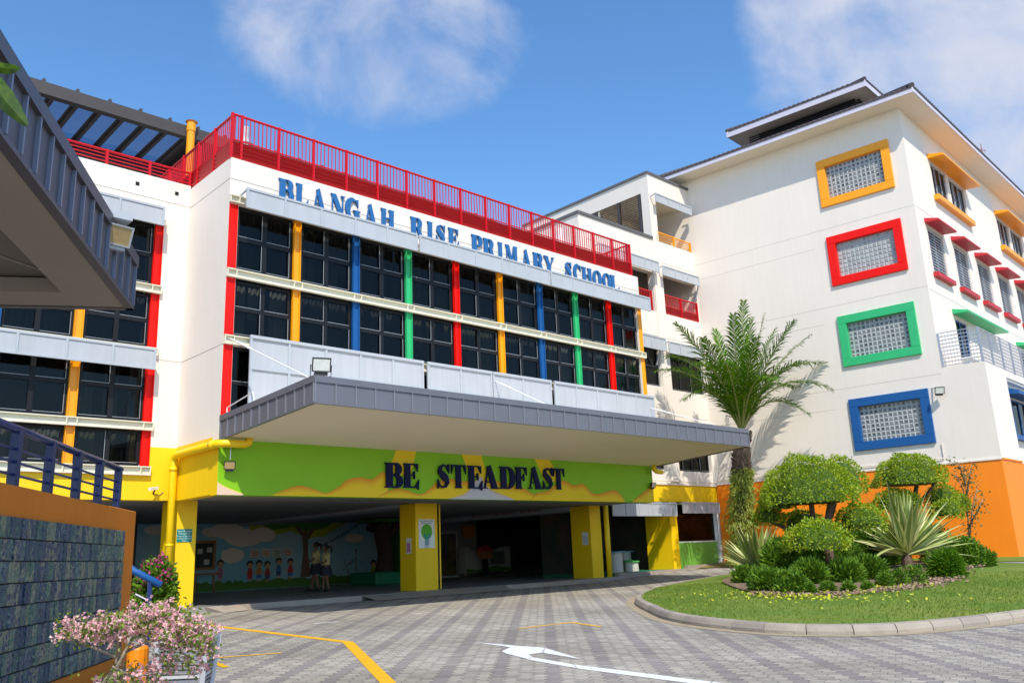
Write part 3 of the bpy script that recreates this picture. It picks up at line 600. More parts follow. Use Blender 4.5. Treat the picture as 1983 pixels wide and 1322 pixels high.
paint([[(21.98, .45), (21.985, 1.25), (22.025, 1.25), (22.03, .45)], [(22.0, 1.2), (21.96, 1.62), (22.04, 1.62)], [(22.0, 1.24), (21.6, .98), (21.66, .93)], [(22.0, 1.2), (22.4, .95), (22.37, 1.0)], [(21.45, .95), (21.48, .95), (21.68, .45), (21.64, .45)], [(21.45, .95), (21.34, 1.22), (21.38, 1.23)], [(21.46, .95), (21.75, 1.0), (21.74, 1.03)], [(21.46, .95), (21.28, .72), (21.3, .71)]], mtr, 'painted_windmill', .009, .011)
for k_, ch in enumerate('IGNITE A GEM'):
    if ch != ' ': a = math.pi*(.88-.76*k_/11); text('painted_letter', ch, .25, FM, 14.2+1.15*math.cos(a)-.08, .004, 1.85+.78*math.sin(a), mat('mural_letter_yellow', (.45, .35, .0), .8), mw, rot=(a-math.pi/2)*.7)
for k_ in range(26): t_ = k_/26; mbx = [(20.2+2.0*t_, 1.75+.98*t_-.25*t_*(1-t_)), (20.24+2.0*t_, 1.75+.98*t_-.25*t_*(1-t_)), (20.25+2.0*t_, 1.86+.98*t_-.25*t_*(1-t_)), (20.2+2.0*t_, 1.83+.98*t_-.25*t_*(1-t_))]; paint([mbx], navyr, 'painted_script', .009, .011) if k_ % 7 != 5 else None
nb = thing('notice_board', 'wooden framed dark notice board on the mural wall behind the first yellow pillar', 'notice board', (14.95, 33.95, .97))
mb = MB(FM); ring(mb, FM, 14.4, 15.35, .98, 2.12, .1, .02, .09); mb.build('frame', mat('board_wood', (.25, .11, .05), .6), nb); mb = MB(FM); mb.box(14.5, 15.25, .02, .04, 1.08, 2.02); mb.build('panel', mat('board_dark', (.02, .03, .03), .8), nb)
for u, z in ((14.62, 1.6), (15.0, 1.65), (14.9, 1.18)): mb = MB(FM); mb.box(u, u+.22, .041, .045, z, z+.2); mb.build('paper', mwh, nb)
mb = MB(FM); mb.box(14.2, 15.5, .0, .45, .80, .86); mb.bar(FM(14.5, .3, .8), FM(14.45, .3, .12), .06); mb.bar(FM(15.2, .3, .8), FM(15.25, .3, .12), .06)
tag(mb.build('bench', mat('board_wood', (.25, .11, .05), .6)), 'dark red wooden ledge table standing under the notice board', 'bench')
# banners on inner beams
for X0, y0, s, c, lab in ((16.3, 28.3, 'INTEGRITY : having moral courage to do what is correct.', (.45, .03, .02), 'white banner reading INTEGRITY on the beam left of the middle pillar'), (24.43, 28.7, 'SELF-DISCIPLINE : taking responsibility for your own actions.', (.25, .01, .03), 'white banner reading SELF-DISCIPLINE on the beam right of the middle pillar')):
    FB = Fr((X0, 0), (0, -1), (-1, 0)); t_ = thing('banner', lab, 'banner', (X0, 25.5, 2.62)); mb = MB(FB); mb.box(-30, -22.75, .004, .012, 2.69 if X0 < 20 else 2.61, 2.97); mb.build('sheet', mat('banner_cloth', (.36, .38, .40), .9), t_)
    text('lettering', s, .215, FB, -y0, .014, 2.755 if X0 < 20 else 2.70, mat('banner_text_'+str(X0), c, .8), t_, sx=.86 if X0 < 20 else .80)
# platform with storytelling tree
t_ = thing('tree_platform', 'green round-edged platform with a dark model tree trunk and green canopy beside the middle pillar', 'platform', (21.2, 30.2, .12))
mb = MB(); mb.box(19.9, 22.4, 29.3, 31.2, .12, .62); mb.build('platform', mat('platform_green', (.0, .16, .07), .5), t_, bevel=.05)
mb = MB(); mb.tube([(20.9, 30.2, .6), (20.95, 30.2, 1.3), (20.8, 30.2, 2.3), (20.5, 30.2, 2.6)], [.42, .3, .38, .5], 10); mb.tube([(21.0, 30.2, 1.8), (21.5, 30.1, 2.5)], [.12, .2], 8); mb.build('trunk', mat('model_trunk', (.035, .02, .015), .9, var=.5), t_)
mb = MB(); mb.box(20.0, 22.3, 29.5, 31, 2.6, 2.72); mb.box(21.6, 22.3, 29.7, 30.7, .62, 2.6, 0); mb.build('canopy', mat('platform_leaf', (.03, .12, .01), .7), t_)

# left wing
wing = thing('classroom_wing', 'white left wing with dark windows between red and amber posts above a yellow band', 'building', (2, 26, 0))
LX = [7.95, 6.16, 4.37, 2.58, .79, -1.0]; LC = ['red', 'amber', 'blue', 'green', 'red', 'amber']
mb = MB(FE); mb.wall(-2.5, 8.728, 4.06, 11.33, 0, -.3, [(-2.2, 8.05, 3.0, 10.1)]); 
for z in (10.69,): mb.box(-2.5, 8.728, 0, .004, z, z+.014, 1)
mb.box(8.05, 8.728, 0, .004, 6.31, 6.324, 1)
mb.build('wall', [white, jointm], wing)
mb = MB(FE); mb.wall(-2.5, 8.85, 2.74, 4.06, .002, -.3, [(-2.2, 8.05, 3.40, 10.1)]); mb.build('yellow_band', yellow, wing)
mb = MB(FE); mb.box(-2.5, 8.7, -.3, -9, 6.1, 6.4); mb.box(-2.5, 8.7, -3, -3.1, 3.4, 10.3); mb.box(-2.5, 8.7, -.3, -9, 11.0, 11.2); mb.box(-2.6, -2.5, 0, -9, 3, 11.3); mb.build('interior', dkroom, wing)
for x, c in zip(LX, LC):
    mb = MB(FE); w = .21; mb.box(x-w/2, x-w/2+.02, -.08, .02, 3.4, 9.98); mb.box(x+w/2-.02, x+w/2, -.08, .02, 3.4, 9.98); mb.box(x-w/2+.02, x+w/2-.02, -.06, -.03, 3.4, 9.98); mb.build('column', colc[c], wing)
for z0, z1 in ((3.34, 3.56), (4.46, 4.67), (6.40, 6.6), (8.06, 8.28), (9.98, 10.15)):
    mb = MB(FE); mb.box(-2.2, 8.08, .0, .03, z0, z1); mb.box(-2.2, 8.08, .03, .11, z0, z0+.025); mb.box(-2.2, 8.08, .03, .11, z1-.025, z1)
    for x in LX: mb.box(x-.125, x-.105, .03, .107, z0+.025, z1-.025); mb.box(x+.105, x+.125, .03, .107, z0+.025, z1-.025)
    mb.build('beam', cream, wing)
for a, b in zip(LX[1:], LX[:-1]):
    for z0, z1, rw in ((3.57, 4.45, 1), (4.68, 6.39, 2), (6.61, 8.05, 2), (8.29, 9.97, 2)):
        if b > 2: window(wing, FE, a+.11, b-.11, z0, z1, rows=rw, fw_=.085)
k = 21.45/21.86
sunshade(wing, FE, 3.4*k, 8.06*k, HC+(9.99-HC)*k, HC+(10.52-HC)*k, .41, 4); sunshade(wing, FE, -.8*k, 3.35*k, HC+(9.99-HC)*k, HC+(10.52-HC)*k, .41, 4)
sunshade(wing, FE, 2.72*k, 8.06*k, HC+(6.04-HC)*k, HC+(6.60-HC)*k, .41, 5)
for x in (7.3, 8.35): mb = MB(FE); mb.box(x-.05, x+.05, .0, .003, 10.95, 11.06); mb.build('drain_hole', darkm, wing)
mb = MB(FE); mb.box(5.9, 6.0, 0, .003, 10.95, 11.06); mb.build('drain_hole', darkm, wing)
railing('roof_railing', FE, 3.2, 8.72, 11.34, 11.74, -.08, redr, bays=5, style='rails', label='low red roof railing of horizontal bars above the left wing', group='red roof railings')
railing('roof_railing', FH, 8.74, 24.9, 11.25, 12.5, -.05, redr, bays=16, first=.27, solid=.50, label='long red roof railing with upright bars above the blue name letters', group='red roof railings')
railing('roof_railing', FS, 19.45, 24.6, 11.25, 12.5, -.05, redr, bays=5, solid=.50, label='red roof railing with upright bars running back along the left flank of the hall', group='red roof railings')
railing('roof_railing', Fr((24.85, 0), (0, 1), (1, 0)), 19.5, 24.5, 11.25, 12.5, 0, redr, bays=5, solid=.50, label='red roof railing with upright bars running back at the right end of the hall roof', group='red roof railings')

# ------------- letters
def stroke(pts, ws):
    o = []; pts = [np.array(p, float) for p in pts]; L = []; Rr = []
    for i, p in enumerate(pts):
        d = pts[min(i+1, len(pts)-1)]-pts[max(i-1, 0)]; d /= np.linalg.norm(d); n_ = np.array((-d[1], d[0])); L.append(p+n_*ws[i]/2); Rr.append(p-n_*ws[i]/2)
    return [[tuple(L[i]), tuple(L[i+1]), tuple(Rr[i+1]), tuple(Rr[i])] for i in range(len(pts)-1)]
def rect(a, b, c, d): return [(a, c), (b, c), (b, d), (a, d)]
def stem(x, w, z0=0, z1=1): return [rect(x, x+w, z0, z1), [(x-.07, z1), (x-.04, z1-.07), (x+.02, z1-.07), (x+.02, z1)], [(x+w-.02, z1), (x+w-.02, z1-.07), (x+w+.03, z1-.07), (x+w+.06, z1)], rect(x-.06, x+.02, z0, z0+.05), rect(x+w-.02, x+w+.06, z0, z0+.05)]
def arc(cx, cz, rx, rz, a0, a1, wf, k=14):
    return stroke([(cx+rx*math.cos(a0+(a1-a0)*i/k), cz+rz*math.sin(a0+(a1-a0)*i/k)) for i in range(k+1)], [wf(i/k) for i in range(k+1)])
H_ = math.pi/2; bump_ = lambda t: .05+.24*math.sin(math.pi*t)**1.3
def bowl(x, z0, z1, r): return arc(x, (z0+z1)/2, r, (z1-z0)/2-.025, H_, -H_, bump_)
GL = {
 'I': (.5, stem(.1, .30)),
 'L': (.85, stem(.08, .32)+[rect(.4, .74, 0, .06), [(.74, 0), (.84, 0), (.86, .34), (.66, .06)]]),
 'E': (.9, stem(.08, .32)+[rect(.4, .76, .94, 1), [(.76, 1), (.85, 1), (.83, .66), (.66, .94)], rect(.4, .6, .5, .55), [(.58, .4), (.66, .36), (.66, .70), (.58, .66)], rect(.4, .78, 0, .06), [(.78, -.02), (.86, -.08), (.90, .36), (.68, .06)]]),
 'F': (.85, stem(.08, .32)+[rect(.4, .74, .94, 1), [(.74, 1), (.84, 1), (.82, .62), (.64, .94)], rect(.4, .58, .5, .55), [(.56, .4), (.64, .36), (.64, .70), (.56, .66)]]),
 'T': (.95, stem(.30, .32)+[rect(.05, .9, .93, 1), [(.0, 1), (.12, 1), (.14, .93), (.02, .6)], [(.83, 1), (.95, 1), (.93, .6), (.81, .93)]]),
 'H': (1.0, stem(.07, .28)+stem(.63, .28)+[rect(.3, .65, .5, .56)]),
 'N': (1.0, [rect(.1, .16, 0, .95), [(.0, 1), (.36, 1), (.95, 0), (.62, 0)], rect(.82, .88, .05, 1), rect(.72, .98, .94, 1), rect(.02, .26, 0, .05)]),
 'M': (1.25, [rect(.1, .16, 0, .95), [(.0, 1), (.36, 1), (.66, .1), (.50, .0)], [(.58, .05), (.66, .1), (.90, 1), (.82, 1)], rect(.85, 1.15, 0, 1), rect(1.1, 1.22, .94, 1), rect(.02, .26, 0, .05), rect(.8, 1.2, 0, .05)]),
 'A': (1.0, [[(.30, .93), (.50, 1.06), (.92, .0), (.56, .0)], [(.34, .98), (.38, .88), (.16, .0), (.10, .0)], rect(.2, .66, .27, .32), rect(.0, .28, 0, .05), rect(.5, 1.0, -.002, .05), [(.24, .93), (.44, .93), (.46, 1.0), (.36, 1.0)]]),
 'Y': (.95, [[(.02, 1), (.36, 1), (.60, .45), (.34, .42)], [(.86, 1), (.92, 1), (.62, .42), (.55, .44)], rect(.32, .62, 0, .46), rect(-.02, .42, .94, 1), rect(.76, 1.0, .94, 1), rect(.24, .70, 0, .05)]),
 'B': (.88, stem(.08, .32)+bowl(.46, .5, 1.0, .24)+bowl(.48, 0, .53, .27)+[rect(.38, .5, .95, 1), rect(.38, .5, 0, .05), rect(.38, .5, .49, .535)]),
 'D': (.95, stem(.08, .32)+bowl(.44, 0, 1.0, .34)+[rect(.38, .46, .95, 1), rect(.38, .46, 0, .05)]),
 'P': (.85, stem(.08, .32)+bowl(.46, .42, 1.0, .26)+[rect(.38, .5, .95, 1), rect(.38, .5, .41, .46)]),
 'R': (.92, stem(.08, .32)+bowl(.46, .48, 1.0, .25)+[rect(.38, .5, .95, 1), [(.44, .52), (.66, .50), (.94, 0), (.64, 0)]]),
 'O': (.95, arc(.47, .5, .33, .48, H_, H_+math.pi, bump_)+arc(.47, .5, .33, .48, H_, -H_, bump_)),
 'C': (.9, arc(.50, .5, .36, .48, H_*.55, H_+math.pi*1.2, lambda t: .05+.28*math.sin(math.pi*min(1, t*1.05))**1.5)+[[(.68, .98), (.84, 1.02), (.84, .62), (.74, .78)]]),
 'G': (1.0, arc(.50, .5, .38, .48, H_*.55, H_+math.pi*1.05, lambda t: .05+.28*math.sin(math.pi*min(1, t))**1.5)+[[(.68, .98), (.86, 1.02), (.86, .62), (.76, .78)], rect(.62, .90, .0, .42), rect(.52, 1.0, .40, .46)]),
 'S': (.85, stroke([(.70, .80), (.62, .93), (.42, .97), (.24, .86), (.22, .70), (.40, .54), (.58, .40), (.66, .24), (.54, .07), (.36, .03), (.20, .10), (.14, .24)], [.05, .07, .08, .17, .26, .31, .31, .22, .12, .08, .06, .05])+[[(.64, .82), (.72, 1.02), (.78, 1.02), (.76, .62)], [(.06, -.02), (.12, -.02), (.2, .2), (.09, .38)]]),
}
def letter(ch, fr, u, w, z, width, h, depth, m, parent):
    gw, pieces = GL[ch]; mb = MB(fr)
    for i, p in enumerate(pieces): mb.prism([(u+a/gw*width, z+b*h) for a, b in p], w, w+depth+.0006*i)
    mb.build('letter_'+ch.lower(), m, parent)
sg = thing('school_name_sign', 'raised blue serif letters spelling BLANGAH RISE PRIMARY SCHOOL on the white parapet', 'sign', (17, YF-.05, 10.4))
for ch, x, w, z in [('B', 10.01, 0.49, 11.03), ('L', 10.52, 0.42, 11.03), ('A', 11.04, 0.45, 11.03), ('N', 11.6, 0.5, 11.03), ('G', 12.09, 0.51, 11.03), ('A', 12.72, 0.46, 11.02), ('H', 13.27, 0.53, 11.02), ('R', 14.33, 0.5, 11.02), ('I', 14.95, 0.28, 11.02), ('S', 15.27, 0.45, 11.02), ('E', 15.78, 0.46, 11.02), ('P', 16.72, 0.5, 11.02), ('R', 17.22, 0.51, 11.01), ('I', 17.85, 0.27, 11.01), ('M', 18.2, 0.59, 11.01), ('A', 18.95, 0.45, 11.01), ('R', 19.46, 0.52, 11.01), ('Y', 20.0, 0.51, 11.01), ('S', 21.01, 0.42, 11.01), ('C', 21.48, 0.43, 11.01), ('H', 21.92, 0.58, 11.0), ('O', 22.5, 0.51, 11.0), ('O', 23.04, 0.49, 11.0), ('L', 23.47, 0.53, 11.0)]:
    letter(ch, FH, x+.03, .02, z-.60, w-.04, .60, .05, letblue, sg)
sg = thing('motto_sign', 'raised navy serif letters spelling BE STEADFAST on the green painted beam', 'sign', (17, YF-.05, 3.0))
for ch, x, w, z in [('B', 13.37, 0.62, 3.63), ('E', 13.99, 0.57, 3.64), ('S', 15.14, 0.55, 3.66), ('T', 15.69, 0.58, 3.67), ('E', 16.3, 0.6, 3.67), ('A', 16.88, 0.69, 3.68), ('D', 17.57, 0.69, 3.69), ('F', 18.23, 0.53, 3.7), ('A', 18.77, 0.66, 3.71), ('S', 19.39, 0.55, 3.72), ('T', 19.9, 0.55, 3.72)]:
    letter(ch, FH, x+.02, .03, z-.67, w-.03, .67, .05, navy, sg)

# ------------- entrance canopy
can = thing('entrance_canopy', 'wide flat grey seamed metal canopy with white underside over the entrance', 'canopy', (17, 17.4, 3.95))
x0, x1, yf, zb, zw, hf = 8.92, 25.32, 15.36, 4.27, 3.99, .56
def cz(y): return zb+(zw-zb)*(y-yf)/(YF-yf)
mb = MB(); b8 = [(x0+.03, yf+.03), (x1-.03, yf+.03), (x1-.03, YF-.002), (8.74, YF-.002)]
mb.add([(x, y, cz(y)) for x, y in b8]+[(x, y, cz(y)+.5) for x, y in b8], [(0, 1, 2, 3), (7, 6, 5, 4)]); mb.build('soffit', soff_bounce, can)
def seams(p0, p1, n, nm, first=None):
    d = np.array(p1)-np.array(p0); L = np.linalg.norm(d[:2]); fr = Fr((p0[0], p0[1]), (d[0]/L, d[1]/L), (d[1]/L, -d[0]/L)); sl_ = d[2]/L
    mb = MB(); T = lambda u, w, z: fr(u, w, z+p0[2]+sl_*u)
    mb.fr = T
    mb.box(0, L, -.03, 0, 0, hf-.14); mb.box(-.01, L+.01, -.04, .03, hf-.14, hf); mb.box(0, L, -.04, .02, -.03, 0)
    for i in range(n+1): u = L*i/n; u = min(max(u, .012), L-.012); mb.box(u-.011, u+.011, 0, .028, .0, hf-.14, 1)
    mb.build(nm, [fascia, fascial], can)
seams((x0, yf, zb), (x1, yf, zb), 33, 'fascia'); seams((8.75, YF-.002, zw), (x0, yf, zb), 11, 'fascia'); seams((x1, yf, zb), (x1, YF-.002, zw), 11, 'fascia')
for a, b in (((8.86, 19.28, 6.44), (9.35, 16.0, 4.85)), ((17.46, 19.2, 6.30), (16.9, 16.0, 4.85)), ((25.15, 19.2, 6.12), (25.2, 15.8, 4.85))):
    mb = MB(); mb.tube([a, b], .016, 6); a = np.array(a); b = np.array(b); mb.tube([a+(b-a)*.08, a+(b-a)*.2], .03, 6); mb.tube([a+(b-a)*.22, a+(b-a)*.26], .035, 6); mb.build('tie_rod', whitem, can)
mb = MB(); mb.tube([(8.82, 19.2, 4.55), (8.82, 19.2, 4.72), (8.82, 17.9, 4.88), (8.82, 17.8, 4.6)], .014, 6); mb.build('hand_rail', whitem, can)

amberl = mat('aged_lens', (.42, .30, .13), .3, var=.4, vscale=20)
def floodlight(loc, aim, s, label, cat='floodlight', body=blackm, bracket=True, lm=None):
    t_ = thing('floodlight', label, cat, loc, 'floodlights on the school'); a = np.array(aim, float); a /= np.linalg.norm(a); x = np.cross(a, (0, 0, 1)); x /= np.linalg.norm(x); y = np.cross(x, a); c = np.array(loc, float)
    q = lambda i, j, k: c+x*i*s+y*j*s-a*k*s
    mb = MB(); mb.add([q(i, j, 0) for i, j in ((-.5, -.38), (.5, -.38), (.5, .38), (-.5, .38))]+[q(i, j, .35) for i, j in ((-.36, -.26), (.36, -.26), (.36, .26), (-.36, .26))], [(4, 5, 6, 7), (0, 1, 5, 4), (1, 2, 6, 5), (2, 3, 7, 6), (3, 0, 4, 7)])
    for i0, i1, j0, j1 in ((-.5, .5, .32, .38), (-.5, .5, -.38, -.32), (-.5, -.44, -.32, .32), (.44, .5, -.32, .32)):
        mb.add([q(i, j, k_) for k_ in (-.03, .02) for i, j in ((i0, j0), (i1, j0), (i1, j1), (i0, j1))], [(0, 1, 2, 3), (7, 6, 5, 4), (0, 4, 5, 1), (1, 5, 6, 2), (2, 6, 7, 3), (3, 7, 4, 0)])
    mb.bar(q(-.35, -.48, .12), q(.35, -.48, .12), s*.2, s*.16); mb.build('housing', body, t_)
    mb = MB(); mb.add([q(i, j, -.005) for i, j in ((-.45, -.33), (.45, -.33), (.45, .33), (-.45, .33))], [(0, 1, 2, 3)]); mb.build('lens', lm or lens, t_)
    if bracket: mb = MB(); mb.tube([q(-.54, 0, .12), q(-.54, -.62, .12), q(.54, -.62, .12), q(.54, 0, .12)], s*.035, 6); mb.build('bracket', body, t_)
    return t_
floodlight((9.22, 15.6, 5.13), (-.35, -.9, -.18), .40, 'black floodlight with glass front on the front left corner of the entrance canopy')
floodlight((8.93, 19.18, 3.36), (-.3, -.9, -.25), .26, 'small weathered floodlight with brown lens at the left end of the green beam', bracket=False, lm=amberl)
mb = MB(); mb.tube([(8.95, 19.2, 3.5), (8.95, 19.2, 3.9)], .012, 6); mb.build('hanger', whitem, bpy.data.objects['floodlight.001'])
floodlight((25.0, 19.22, 3.3), (.1, -.95, -.2), .26, 'small black floodlight at the right end of the green painted beam', bracket=False)
c_ = FW(.1-.0, .35, 6.42); floodlight(c_, (-.7, -.7, -.35), .36, 'black floodlight on an arm beside the blue framed window', bracket=False)
mb = MB(FW); mb.bar(FW(.45, .0, 6.6), FW(.1, .32, 6.52), .04); mb.build('arm', whitem, bpy.data.objects['floodlight.003'])
# cctv
t_ = thing('security_camera', 'small white security camera on the yellow wall left of the downpipe', 'camera', (8.15, 21.7, 3.0)); mb = MB(); mb.bar((8.0, 21.55, 2.98), (8.25, 21.72, 3.03), .07, .07); mb.build('housing', whitem, t_); mb = MB(); mb.bar((8.2, 21.72, 3.0), (8.2, 21.86, 2.9), .03); mb.tube([(8.2, 21.84, 2.9), (8.35, 21.84, 2.86), (8.45, 21.84, 2.95)], .008, 5); mb.build('bracket', blackm, t_)
# downpipes
yp = mat('yellow_pipe', (.92, .60, .0), .4, var=.12, vscale=3, streak=.15)
mb = MB(); mb.tube([(9.35, 19.1, 4.02), (9.35, 19.1, 3.9), (9.25, 19.1, 3.86), (8.75, 19.05, 3.85), (8.62, 19.2, 3.85), (8.6, 21.4, 3.84), (8.6, 21.62, 3.8), (8.6, 21.66, 3.68), (8.6, 21.66, -.05)], .095, 12)
mb.tube([(8.6, 19.35, 3.85), (8.6, 19.5, 3.85)], .108, 12); mb.tube([(8.6, 21.66, 3.55), (8.6, 21.66, 3.45)], .108, 12); mb.tube([(8.6, 21.66, 1.6), (8.6, 21.66, 1.66)], .104, 12)
tag(mb.build('drain_pipe', yp, smooth=True), 'yellow drain pipe running under the canopy and down the first yellow pillar', 'pipe', 'yellow drain pipes')
mb = MB(); mb.tube([(25.22, YE-.1, 2.8), (25.22, YE-.1, -.02)], .1, 12); mb.tube([(25.22, YE-.1, 1.5), (25.22, YE-.1, 1.56)], .112, 12); tag(mb.build('drain_pipe', yp, smooth=True), 'yellow drain pipe standing against the right side of the third yellow pillar', 'pipe', 'yellow drain pipes')
mb = MB(); mb.tube([(25.0, 19.15, 4.0), (25.0, 19.15, 3.85), (25.15, 19.15, 3.78), (25.5, 19.2, 3.78), (25.6, 19.3, 3.8)], .085, 12); tag(mb.build('drain_pipe', yp, smooth=True), 'short yellow drain elbow under the right end of the canopy', 'pipe', 'yellow drain pipes')
mb = MB(); mb.tube([(17.24, YE-.03, 2.72), (17.24, YE-.03, 0)], .022, 8); tag(mb.build('drain_pipe', yp), 'thin yellow conduit down the right edge of the middle pillar', 'pipe', 'yellow drain pipes')
# signs on pillars
t_ = thing('pillar_sign', 'teal wet weather notice on the first yellow pillar', 'sign', (9.04, YE-.01, 1.73)); mb = MB(FE); mb.box(8.85, 9.24, .004, .016, 1.71, 2.03); mb.build('plate', mat('teal_plate', (.0, .21, .20), .5), t_)
for i, (s, sz) in enumerate((('Wet Weather', .062), ('Pick-up Point', .055), ('All Parents Must Wait', .042), ('to Meet Your Child', .046), ('Here', .05))): text('lettering', s, sz, FE, 9.045, .018, 1.955-.058*i, mwh if 0 else whitem, t_, align='CENTER', depth=.001)
t_ = thing('pillar_sign', 'white school crest poster with green round tree on the middle yellow pillar', 'sign', (16.7, YE-.01, 1.38)); mb = MB(FE); mb.box(16.42, 17.04, .004, .014, 1.38, 2.26); mb.build('plate', whitem, t_)
mb = MB(FE); mb.prism([(16.73+.215*math.cos(i*math.pi/14), 1.88+.235*math.sin(i*math.pi/14)) for i in range(28)], .014, .018); mb.build('emblem_crown', mat('emblem_green', (.10, .42, .01), .5), t_)
mb = MB(FE)
for i in range(4): mb.box(16.655+.043*i, 16.68+.043*i, .018, .021, 1.46, 1.70)
for i, (a, b) in enumerate(((16.62, 1.74), (16.71, 1.70), (16.80, 1.74))): mb.prism([(a+.03+.03*math.cos(j*math.pi/5), b+.05+.03*math.sin(j*math.pi/5)) for j in range(10)], .018, .0215+i*.0005); mb.prism([(a, b-.05), (a+.06, b-.05), (a+.06, b+.02), (a, b+.02)], .018, .0222+i*.0005)
mb.build('emblem_figures', mat('emblem_teal', (.0, .24, .26), .5), t_)
text('lettering', 'BLANGAH RISE', .075, FE, 16.73, .016, 2.175, navy, t_, align='CENTER', depth=.001); text('lettering', 'PRIMARY SCHOOL', .05, FE, 16.73, .016, 2.12, navy, t_, align='CENTER', depth=.001); text('lettering', 'STEADFAST', .045, FE, 16.73, .016, 1.40, navy, t_, align='CENTER', depth=.001)
for X0, ya, yb, z0, z1, c, lab in ((16.32, 22.1, 22.36, 1.23, 1.70, (.55, .25, .35), 'small pink notice on the shaded side of the middle pillar'), (24.41, 22.0, 22.3, 1.32, 1.78, (.60, .60, .62), 'small white notice on the shaded side of the third pillar')):
    FB = Fr((X0, 0), (0, 1), (-1, 0)); t_ = thing('notice', lab, 'notice', (X0, ya, z0)); mb = MB(FB); mb.box(ya, yb, .003, .012, z0, z1); mb.build('sheet', whitem, t_); mb = MB(FB); mb.box(ya+.03, yb-.03, .012, .014, z0+.04, z1-.14); mb.build('print', mat('print_%d' % X0, c, .7), t_)
mb = MB(FM); mb.box(28.33, 29.1, .002, .03, 2.0, 2.62); t_ = mb.build('wall_board', orm); tag(t_, 'orange notice board on the dark inner wall right of the glass door', 'notice board')
t_ = thing('glass_door', 'dark glazed door with steel frame in the inner wall behind the middle pillar', 'door', (27.3, 34, .12)); mb = MB(FM); ring(mb, FM, 26.76, 27.99, .12, 2.3, .08, -.1, -.04); mb.build('frame', greyl, t_); mb = MB(FM); mb.box(26.84, 27.91, -.08, -.07, .2, 2.22); mb.build('glass', mat('door_glass', (.03, .04, .03), .1, col2=(.2, .15, .03), vscale=2), t_)
t_ = thing('display_cabinet', 'white low display cabinet with a framed picture and painted grass, in the dark foyer', 'cabinet', (30, 33, .12)); FB = Fr((0, 33.0), (1, 0), (0, -1)); mb = MB(FB); mb.box(27.6, 30.6, 0, -.5, .3, 1.4); mb.box(27.6, 27.9, 0.002, -.5, 1.4, 1.52); mb.box(30.2, 30.6, 0.002, -.5, 1.4, 1.52); mb.bar((27.8, 33.2, .3), (27.8, 33.2, .12), .08); mb.bar((30.4, 33.2, .3), (30.4, 33.2, .12), .08); mb.build('body', mat('cabinet_white', (.35, .35, .34), .6), t_)
mb = MB(FB); mb.box(29.2, 30.2, .004, .03, .65, 1.25); mb.build('picture', mat('cabinet_picture', (.10, .12, .09), .5), t_); mb = MB(FB); mb.prism([(27.62, .31), (27.7, .5), (28.3, .42), (28.9, .5), (29.6, .6), (30.3, .5), (30.58, .45), (30.58, .31)], .003, .006); mb.build('painted_grass', mgr, t_)
t_ = thing('post_box', 'red house-shaped letter box on a dark post in front of the display cabinet', 'letter box', (28.2, 32.2, .12)); mb = MB(); mb.box(27.9, 28.5, 32.0, 32.4, .95, 1.3); mb.build('box', mat('letterbox_wood', (.3, .1, .03), .6), t_); mb = MB(); mb.add([(27.8, 31.9, 1.28), (28.6, 31.9, 1.28), (28.6, 32.5, 1.28), (27.8, 32.5, 1.28), (28.0, 32.2, 1.58), (28.4, 32.2, 1.58)], [(0, 1, 5, 4), (1, 2, 5), (2, 3, 4, 5), (3, 0, 4), (0, 1, 2, 3)]); mb.build('roof', rdm, t_); mb = MB(); mb.box(28.05, 28.3, 32.1, 32.3, .12, .95); mb.build('post', darkm, t_)

# ================================================================= LINK BUILDING (behind, right of the hall)
link = thing('link_building', 'white link building with grey sunshades between the hall and the classroom block', 'building', (29, 25, 0))
openB = (25.6, 29.58, 11.2, 13.02); openC = (30.25, 32.85, 11.2, 13.08); winD = (25.6, 29.58, 7.82, 9.5); winE = (30.2, 32.8, 7.76, 9.5); winF = (25.6, 29.45, 4.27, 6.0); winG = (30.15, 32.75, 4.25, 6.0)
mb = MB(FE)
mb.wall(24.82, 33.2, 3.64, 14.62, 0, -.3, [openB, openC, winD, winE, winF, winG])
mb.box(29.60, 30.22, .002, .06, 3.75, 13.05)
for z in (10.06, 6.6, 13.6): mb.box(25.3, 29.58, .0, .004, z, z+.014, 1); mb.box(30.24, 33.1, .0, .004, z, z+.014, 1)
mb.box(24.82, 25.12, -.3, -8, 9, 14.62)
mb.build('wall', [white, jointm], link)
mb = MB(FE); FU = Fr((29.76, 0), (0, 1), (-1, 0))
mb.wall(29.76, 33.3, 14.62, 17.84, .004, -.25, [(30.24, 32.9, 14.63, 16.98)]); mb.wall(21.86+.251, 30, 14.62, 17.84, 0, -.25, [(22.3, 27.6, 15.02, 17.0)], fr=FU); mb.box(29.76, 33.3, -8.1, -8.3, 14.6, 17.84)
mb.build('upper_wall', white, link)
mb = MB(FE); mb.box(29.7, 33.3, -8.3, .06, 17.84, 17.95); mb.box(24.76, 29.75, -.36, .06, 14.62, 14.74); mb.box(24.76, 25.16, -8, -.36, 14.62, 14.74); mb.build('coping', mat('grey_coping', (.12, .12, .125), .7, var=.3), link)
mb = MB(FE); mb.box(29.8, 33.2, -.26, -8, 16.99, 17.1); mb.box(29.8, 33.2, -3.0, -3.1, 14.6, 17); mb.build('upper_room', soff_bounce, link)
mb = MB(FU); 
for u in (22.35, 23.6, 25.0, 26.3, 27.5): mb.box(u, u+.14, -.12, .02, 15.03, 16.98)
z = 15.08
while z < 16.95: mb.add([FU(22.3, -.02, z), FU(27.6, -.02, z), FU(27.6, -.14, z+.09), FU(22.3, -.14, z+.09)], [(0, 1, 2, 3)]); z += .11
mb.build('louvre_window', mat('brown_louvre', (.05, .04, .04), .6), link)
mb = MB(FE); mb.box(25.1, 33.1, -2.2, -2.3, 3.7, 14.5); mb.box(25.1, 33.1, -.3, -8, 14.3, 14.4)
